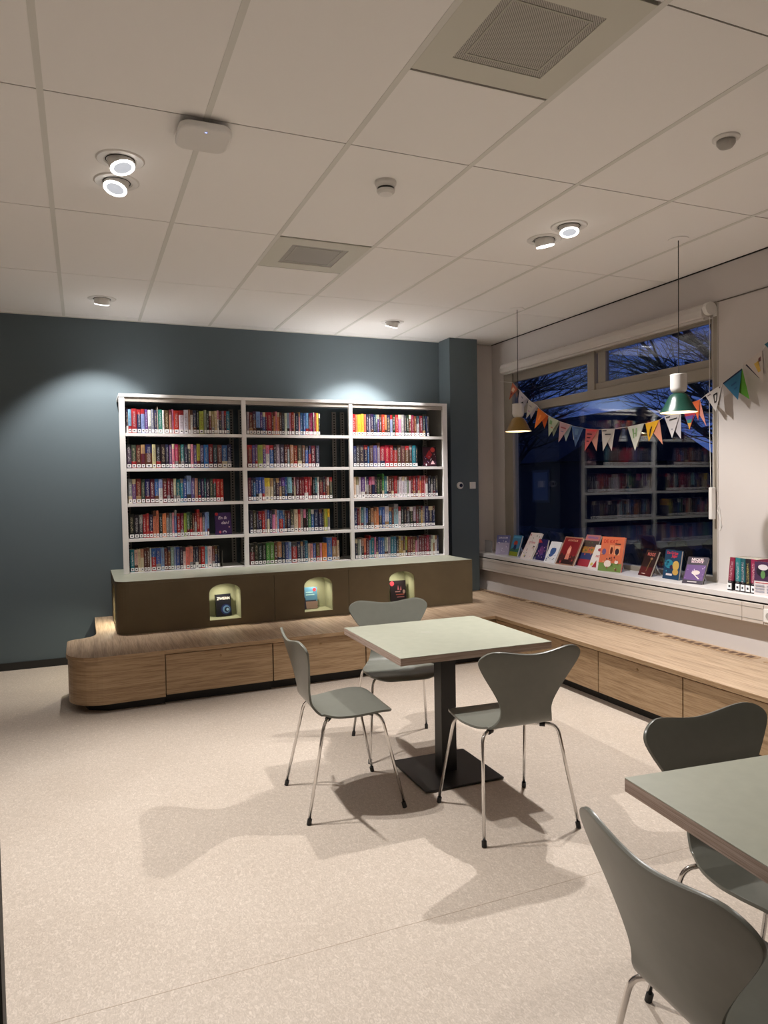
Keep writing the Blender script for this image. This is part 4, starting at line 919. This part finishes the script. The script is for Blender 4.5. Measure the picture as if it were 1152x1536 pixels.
# ================================================================== bunting
XB = 3.97
BUNT = [
{'a': (6.13, 2.479), 'b': (6.029, 2.398), 't1': (6.185, 2.311), 't2': (6.077, 2.315), 'c1': (176, 92, 70), 'c2': (150, 120, 110), 'm': [(0.25, 0.15, 0.75, 0.4, (206, 170, 140)), (0.35, 0.5, 0.65, 0.6, (110, 50, 60))], 'label': 'red and orange patterned flag, leftmost of the bunting'},
{'a': (6.005, 2.387), 'b': (5.872, 2.286), 't1': (6.036, 2.247), 't2': (5.942, 2.218), 'c1': (190, 182, 190), 'c2': (176, 168, 176), 'm': [(0.3, 0.2, 0.7, 0.28, (120, 120, 140))], 'label': 'white flag just above the mustard lamp, second from the left'},
{'a': (5.856, 2.277), 'b': (5.719, 2.203), 't1': (5.887, 2.098), 't2': (5.835, 2.089), 'c1': (196, 190, 182), 'c2': (186, 176, 184), 'm': [(0.3, 0.5, 0.7, 0.56, (190, 130, 170)), (0.3, 0.2, 0.7, 0.25, (150, 150, 150))], 'label': 'white flag hanging right beside the mustard lamp'},
{'a': (5.697, 2.183), 'b': (5.548, 2.097), 't1': (5.75, 1.991), 't2': (5.616, 1.98), 'c1': (216, 110, 40), 'c2': (200, 90, 40), 'm': [(0.4, 0.2, 0.6, 0.5, (236, 140, 60))], 'label': 'bright orange flag of the bunting'},
{'a': (5.537, 2.094), 'b': (5.376, 2.027), 't1': (5.529, 1.901), 't2': (5.481, 1.898), 'c1': (176, 184, 160), 'c2': (150, 160, 140), 'm': [(0.2, 0.15, 0.5, 0.35, (120, 160, 110)), (0.5, 0.45, 0.8, 0.5, (190, 110, 90))], 'label': 'pale green flag right of the orange one'},
{'a': (5.366, 2.024), 'b': (5.206, 1.979), 't1': (5.382, 1.838), 't2': (5.296, 1.841), 'c1': (196, 160, 168), 'c2': (160, 180, 190), 'm': [(0.2, 0.2, 0.8, 0.26, (170, 90, 100)), (0.3, 0.4, 0.7, 0.44, (120, 120, 160))], 'label': 'pale pink flag with thin coloured marks'},
{'a': (5.196, 1.972), 'b': (5.037, 1.94), 't1': (5.142, 1.785), 't2': (5.191, 1.847), 'c1': (78, 108, 158), 'c2': (190, 196, 204), 'm': [(0.3, 0.1, 0.7, 0.4, (100, 134, 176)), (0.4, 0.5, 0.6, 0.6, (60, 80, 130))], 'label': 'blue scribbled flag of the bunting'},
{'a': (5.005, 1.932), 'b': (4.84, 1.911), 't1': (5.017, 1.742), 't2': (4.884, 1.735), 'c1': (206, 104, 108), 'c2': (206, 150, 140), 'm': [(0.1, 0.02, 0.9, 0.1, (226, 80, 90)), (0.2, 0.2, 0.7, 0.25, (80, 40, 60)), (0.25, 0.36, 0.7, 0.41, (80, 40, 60)), (0.3, 0.52, 0.7, 0.57, (80, 40, 60))], 'label': 'pink and red flag with dark pencil arcs'},
{'a': (4.801, 1.911), 'b': (4.645, 1.903), 't1': (4.782, 1.73), 't2': (4.698, 1.727), 'c1': (206, 200, 196), 'c2': (206, 200, 196), 'm': [(0.05, 0.05, 0.4, 0.1, (60, 50, 70)), (0.35, 0.22, 0.95, 0.26, (50, 50, 60))], 'label': 'white flag with short handwriting near the middle'},
{'a': (4.497, 1.906), 'b': (4.317, 1.917), 't1': (4.408, 1.713), 't2': (4.4, 1.74), 'c1': (196, 196, 184), 'c2': (186, 182, 170), 'm': [(0.3, 0.12, 0.42, 0.5, (130, 160, 110)), (0.55, 0.12, 0.65, 0.45, (140, 166, 120)), (0.4, 0.3, 0.6, 0.34, (130, 160, 110))], 'label': 'white flag with faint green drawing, left of the yellow one'},
{'a': (4.302, 1.915), 'b': (4.159, 1.93), 't1': (4.26, 1.775), 't2': (4.138, 1.746), 'c1': (222, 166, 34), 'c2': (206, 140, 116), 'm': [(0.42, 0.35, 0.6, 0.75, (50, 36, 24)), (0.5, 0.25, 0.62, 0.36, (50, 36, 24))], 'label': 'yellow and pink flag with a small black figure'},
{'a': (4.109, 1.95), 'b': (3.951, 1.97), 't1': (4.028, 1.785), 't2': (3.961, 1.775), 'c1': (198, 192, 192), 'c2': (190, 184, 188), 'm': [(0.1, 0.05, 0.35, 0.1, (60, 60, 70)), (0.3, 0.2, 0.9, 0.24, (50, 50, 60)), (0.45, 0.6, 0.6, 0.66, (110, 110, 120))], 'label': 'white flag with writing directly below the green lamp'},
{'a': (3.92, 1.957), 'b': (3.81, 1.961), 't1': (3.864, 1.834), 't2': None, 'c1': (176, 50, 66), 'c2': (176, 50, 66), 'm': [(0.05, 0.22, 0.95, 0.42, (90, 70, 140)), (0.1, 0.42, 0.9, 0.62, (50, 120, 120)), (0.1, 0.62, 0.9, 1.0, (206, 150, 60))], 'label': 'rainbow banded flag right of the green lamp'},
{'a': (3.85, 2.024), 'b': (3.778, 2.035), 't1': (3.787, 1.891), 't2': (3.733, 1.848), 'c1': (216, 100, 56), 'c2': (212, 140, 124), 'm': [], 'label': 'orange and pink flag next to the right window jamb'},
{'a': (3.728, 2.06), 'b': (3.585, 2.119), 't1': (3.636, 1.938), 't2': (3.577, 1.929), 'c1': (196, 190, 186), 'c2': (188, 182, 180), 'm': [(0.45, 0.22, 0.52, 0.62, (40, 34, 36)), (0.7, 0.25, 0.77, 0.6, (40, 34, 36)), (0.45, 0.22, 0.75, 0.28, (40, 34, 36)), (0.5, 0.56, 0.75, 0.62, (40, 34, 36)), (0.1, 0.1, 0.3, 0.14, (90, 70, 80)), (0.75, 0.05, 0.9, 0.12, (90, 70, 80))], 'label': 'white flag with black outlined diamond, overlapping the window edge'},
{'a': (3.579, 2.121), 'b': (3.432, 2.196), 't1': (3.457, 1.995), 't2': (3.384, 1.992), 'c1': (46, 104, 136), 'c2': (88, 150, 50), 'm': [(0, 0, 1, 0.06, (30, 40, 70)), (0.3, 0.3, 0.7, 0.36, (36, 80, 120)), (0.4, 0.5, 0.7, 0.55, (36, 80, 120))], 'label': 'blue and green flag on the white wall'},
{'a': (3.421, 2.224), 'b': (3.281, 2.286), 't1': (3.267, 2.083), 't2': (3.243, 2.121), 'c1': (206, 196, 190), 'c2': (196, 188, 184), 'm': [(0.45, 0.25, 0.75, 0.6, (206, 170, 80)), (0.05, 0.1, 0.12, 0.8, (50, 44, 60)), (0.75, 0.15, 0.9, 0.3, (120, 80, 80))], 'label': 'white flag with yellow blob and writing on the white wall'},
{'a': (3.261, 2.319), 'b': (3.136, 2.373), 't1': (3.124, 2.176), 't2': (3.103, 2.201), 'c1': (60, 112, 130), 'c2': (70, 120, 130), 'm': [], 'label': 'teal flag cut off by the right picture edge'},
]
root = empty('bunting_string', (XB, 5.0, 2.2), 0, 'thin white string carrying the paper flags across the window', 'string')
bm = NB(); sp = []
for f in BUNT: sp += [(XB, *f['a']), (XB, *f['b'])]
sp = [(XB, 6.36, 2.52)]+sp+[(XB, 2.6, 2.95)]
tube(bm, [(XB+.003, p[1], p[2]) for p in sp], .0016, 5); lay('string', bm, M['plastic'], root)
def flag(fd):
    a, b = fd['a'], fd['b']; cx, cz = (a[0]+b[0])/2, (a[1]+b[1])/2
    r = empty('bunting_flag', (XB, cx, cz), 0, fd['label'], 'flag', 'paper flags of the bunting')
    def sheet(name, tip, col, off, marks):
        V = []; F = []; C = []
        def addp(pts, c, o):
            k = len(V)
            for (y, z) in pts: V.append((off*(1 if z < cz-.02 else .15)-o, y-cx, z-cz))
            for (y, z) in pts: V.append((off*(1 if z < cz-.02 else .15)-o+.0006, y-cx, z-cz))
            n = len(pts); F.append(tuple(range(k, k+n))); F.append(tuple(range(k+2*n-1, k+n-1, -1))); C.append(srgb(*c)); C.append(srgb(*c))
            for i in range(n): F.append((k+i, k+n+i, k+n+(i+1) % n, k+(i+1) % n)); C.append(srgb(*c))
        P = lambda s, t: ((a[0]*(1-s)+b[0]*s)*(1-t)+tip[0]*t, (a[1]*(1-s)+b[1]*s)*(1-t)+tip[1]*t)
        addp([a, b, P(.5, 1)], col, 0)
        for (s0, t0, s1, t1, c) in marks: addp([P(s0, t0), P(s1, t0), P(s1, t1), P(s0, t1)], c, .0012)
        me = bpy.data.meshes.new(name); me.from_pydata(V, [], F); me.materials.append(M['paper']); setcol(me, C)
        return link(bpy.data.objects.new(name, me), r)
    if fd.get('t2'): sheet('back_sheet', fd['t2'], fd['c2'], .012, [])
    sheet('front_sheet', fd['t1'], fd['c1'], -.006, fd['m'])
for f in BUNT: flag(f)

# ================================================================== outside the window
struct('ground', B(4.3, 60, -20, 60, -.35, -.3), M['night_ground'])
def house(x, y, w, d, h, lab):
    r = empty('house', (x, y, -.3), 0, lab, 'house')
    obj('wall', B(-d/2, d/2, -w/2, w/2, 0, h), M['night_brick'], r)
    bm = NB(); prism(bm, [(-d/2-.3, h), (d/2+.3, h), (0, h+2.2)], -w/2-.2, w/2+.2, M=Mx); obj('roof', bm, M['night_roof'], r)
    for k in range(int(w//2.4)):
        for z in (1.0, 3.6):
            if z+1.3 > h: continue
            yk = -w/2+1.2+k*2.4
            f = obj('window_frame', B(-d/2-.05, -d/2, yk-.6, yk+.6, z, z+1.3), plain('far_frame', (.05, .05, .055), .6) if 'far_frame' not in bpy.data.materials else bpy.data.materials['far_frame'], r)
            obj('pane', B(-d/2-.06, -d/2-.05, yk-.5, yk+.5, z+.1, z+1.2), plain('far_pane', (.02, .03, .05), .1) if 'far_pane' not in bpy.data.materials else bpy.data.materials['far_pane'], f)
house(21, 31, 16, 8, 2.6, 'dark house with windows across the street beyond the window')
house(26, 14, 12, 8, 2.0, 'low dark house further right beyond the window')
def tree(x, y, h, seed, lab, lean=0.0, spread=1.0):
    g = random.Random(seed); r = empty('bare_tree', (x, y, -.3), 0, lab, 'tree', 'bare trees outside the window')
    tb = NB(); bb = NB(); cnt = [0]
    def grow(p, d, L, rad, lvl):
        pts = [p]; q = p.copy(); dd = d.copy(); n = 4 if lvl < 3 else 3
        for k in range(n):
            dd = (dd+Vector((g.uniform(-1, 1), g.uniform(-1, 1), g.uniform(-.5, .6)))*.20).normalized()
            q = q+dd*L/n; pts.append(q.copy())
        cnt[0] += 1
        tube(tb if lvl == 0 else bb, pts, rad, 6 if lvl < 2 else 3, cap=False, r2=rad*.6)
        if lvl >= 6: return
        for k in range(6 if lvl < 1 else (4 if lvl < 4 else 3)):
            i = g.randint(1, n) if lvl else g.randint(2, n); a = g.uniform(.4, 1.1)
            ax = Vector((g.uniform(-1, 1), g.uniform(-1, 1), g.uniform(-.3, .3))).normalized()
            nd = (dd*cos(a)+ax*sin(a)*spread).normalized(); nd.z = nd.z*.8+.10
            grow(pts[i], nd.normalized(), L*g.uniform(.58, .80), rad*.50, lvl+1)
    grow(Vector((0, 0, 0)), Vector((lean, 0, 1)).normalized(), h*.36, h*.017, 0)
    obj('trunk', tb, M['bark'], r); o = obj('branches', bb, M['bark'], r); o['kind'] = 'stuff'
    return cnt[0]
tree(11.0, 9.0, 9.5, 5, 'bare tree with tangled branches behind the right upper window pane')
tree(11.2, 19.0, 10, 11, 'bare tree with dark trunk behind the left upper window pane')
tree(15.0, 13.2, 10.0, 23, 'bare tree standing farther back between the other two')
tree(15, 24.0, 10, 31, 'bare tree in front of the dark house', spread=1.2)
bm = NB(); g = random.Random(3)
for k in range(240):
    p = Vector((g.uniform(6.6, 7.3), g.uniform(6, 19), g.uniform(-.2, .65))); s = g.uniform(.10, .22)
    bmesh.ops.create_icosphere(bm, subdivisions=1, radius=s, matrix=Matrix.Translation(p))
hd = obj('hedge', bm, M['night_leaf'], None, origin=(6.95, 12.5, -.3)); tag(hd, 'low dark hedge just outside the window', 'hedge', kind='stuff')
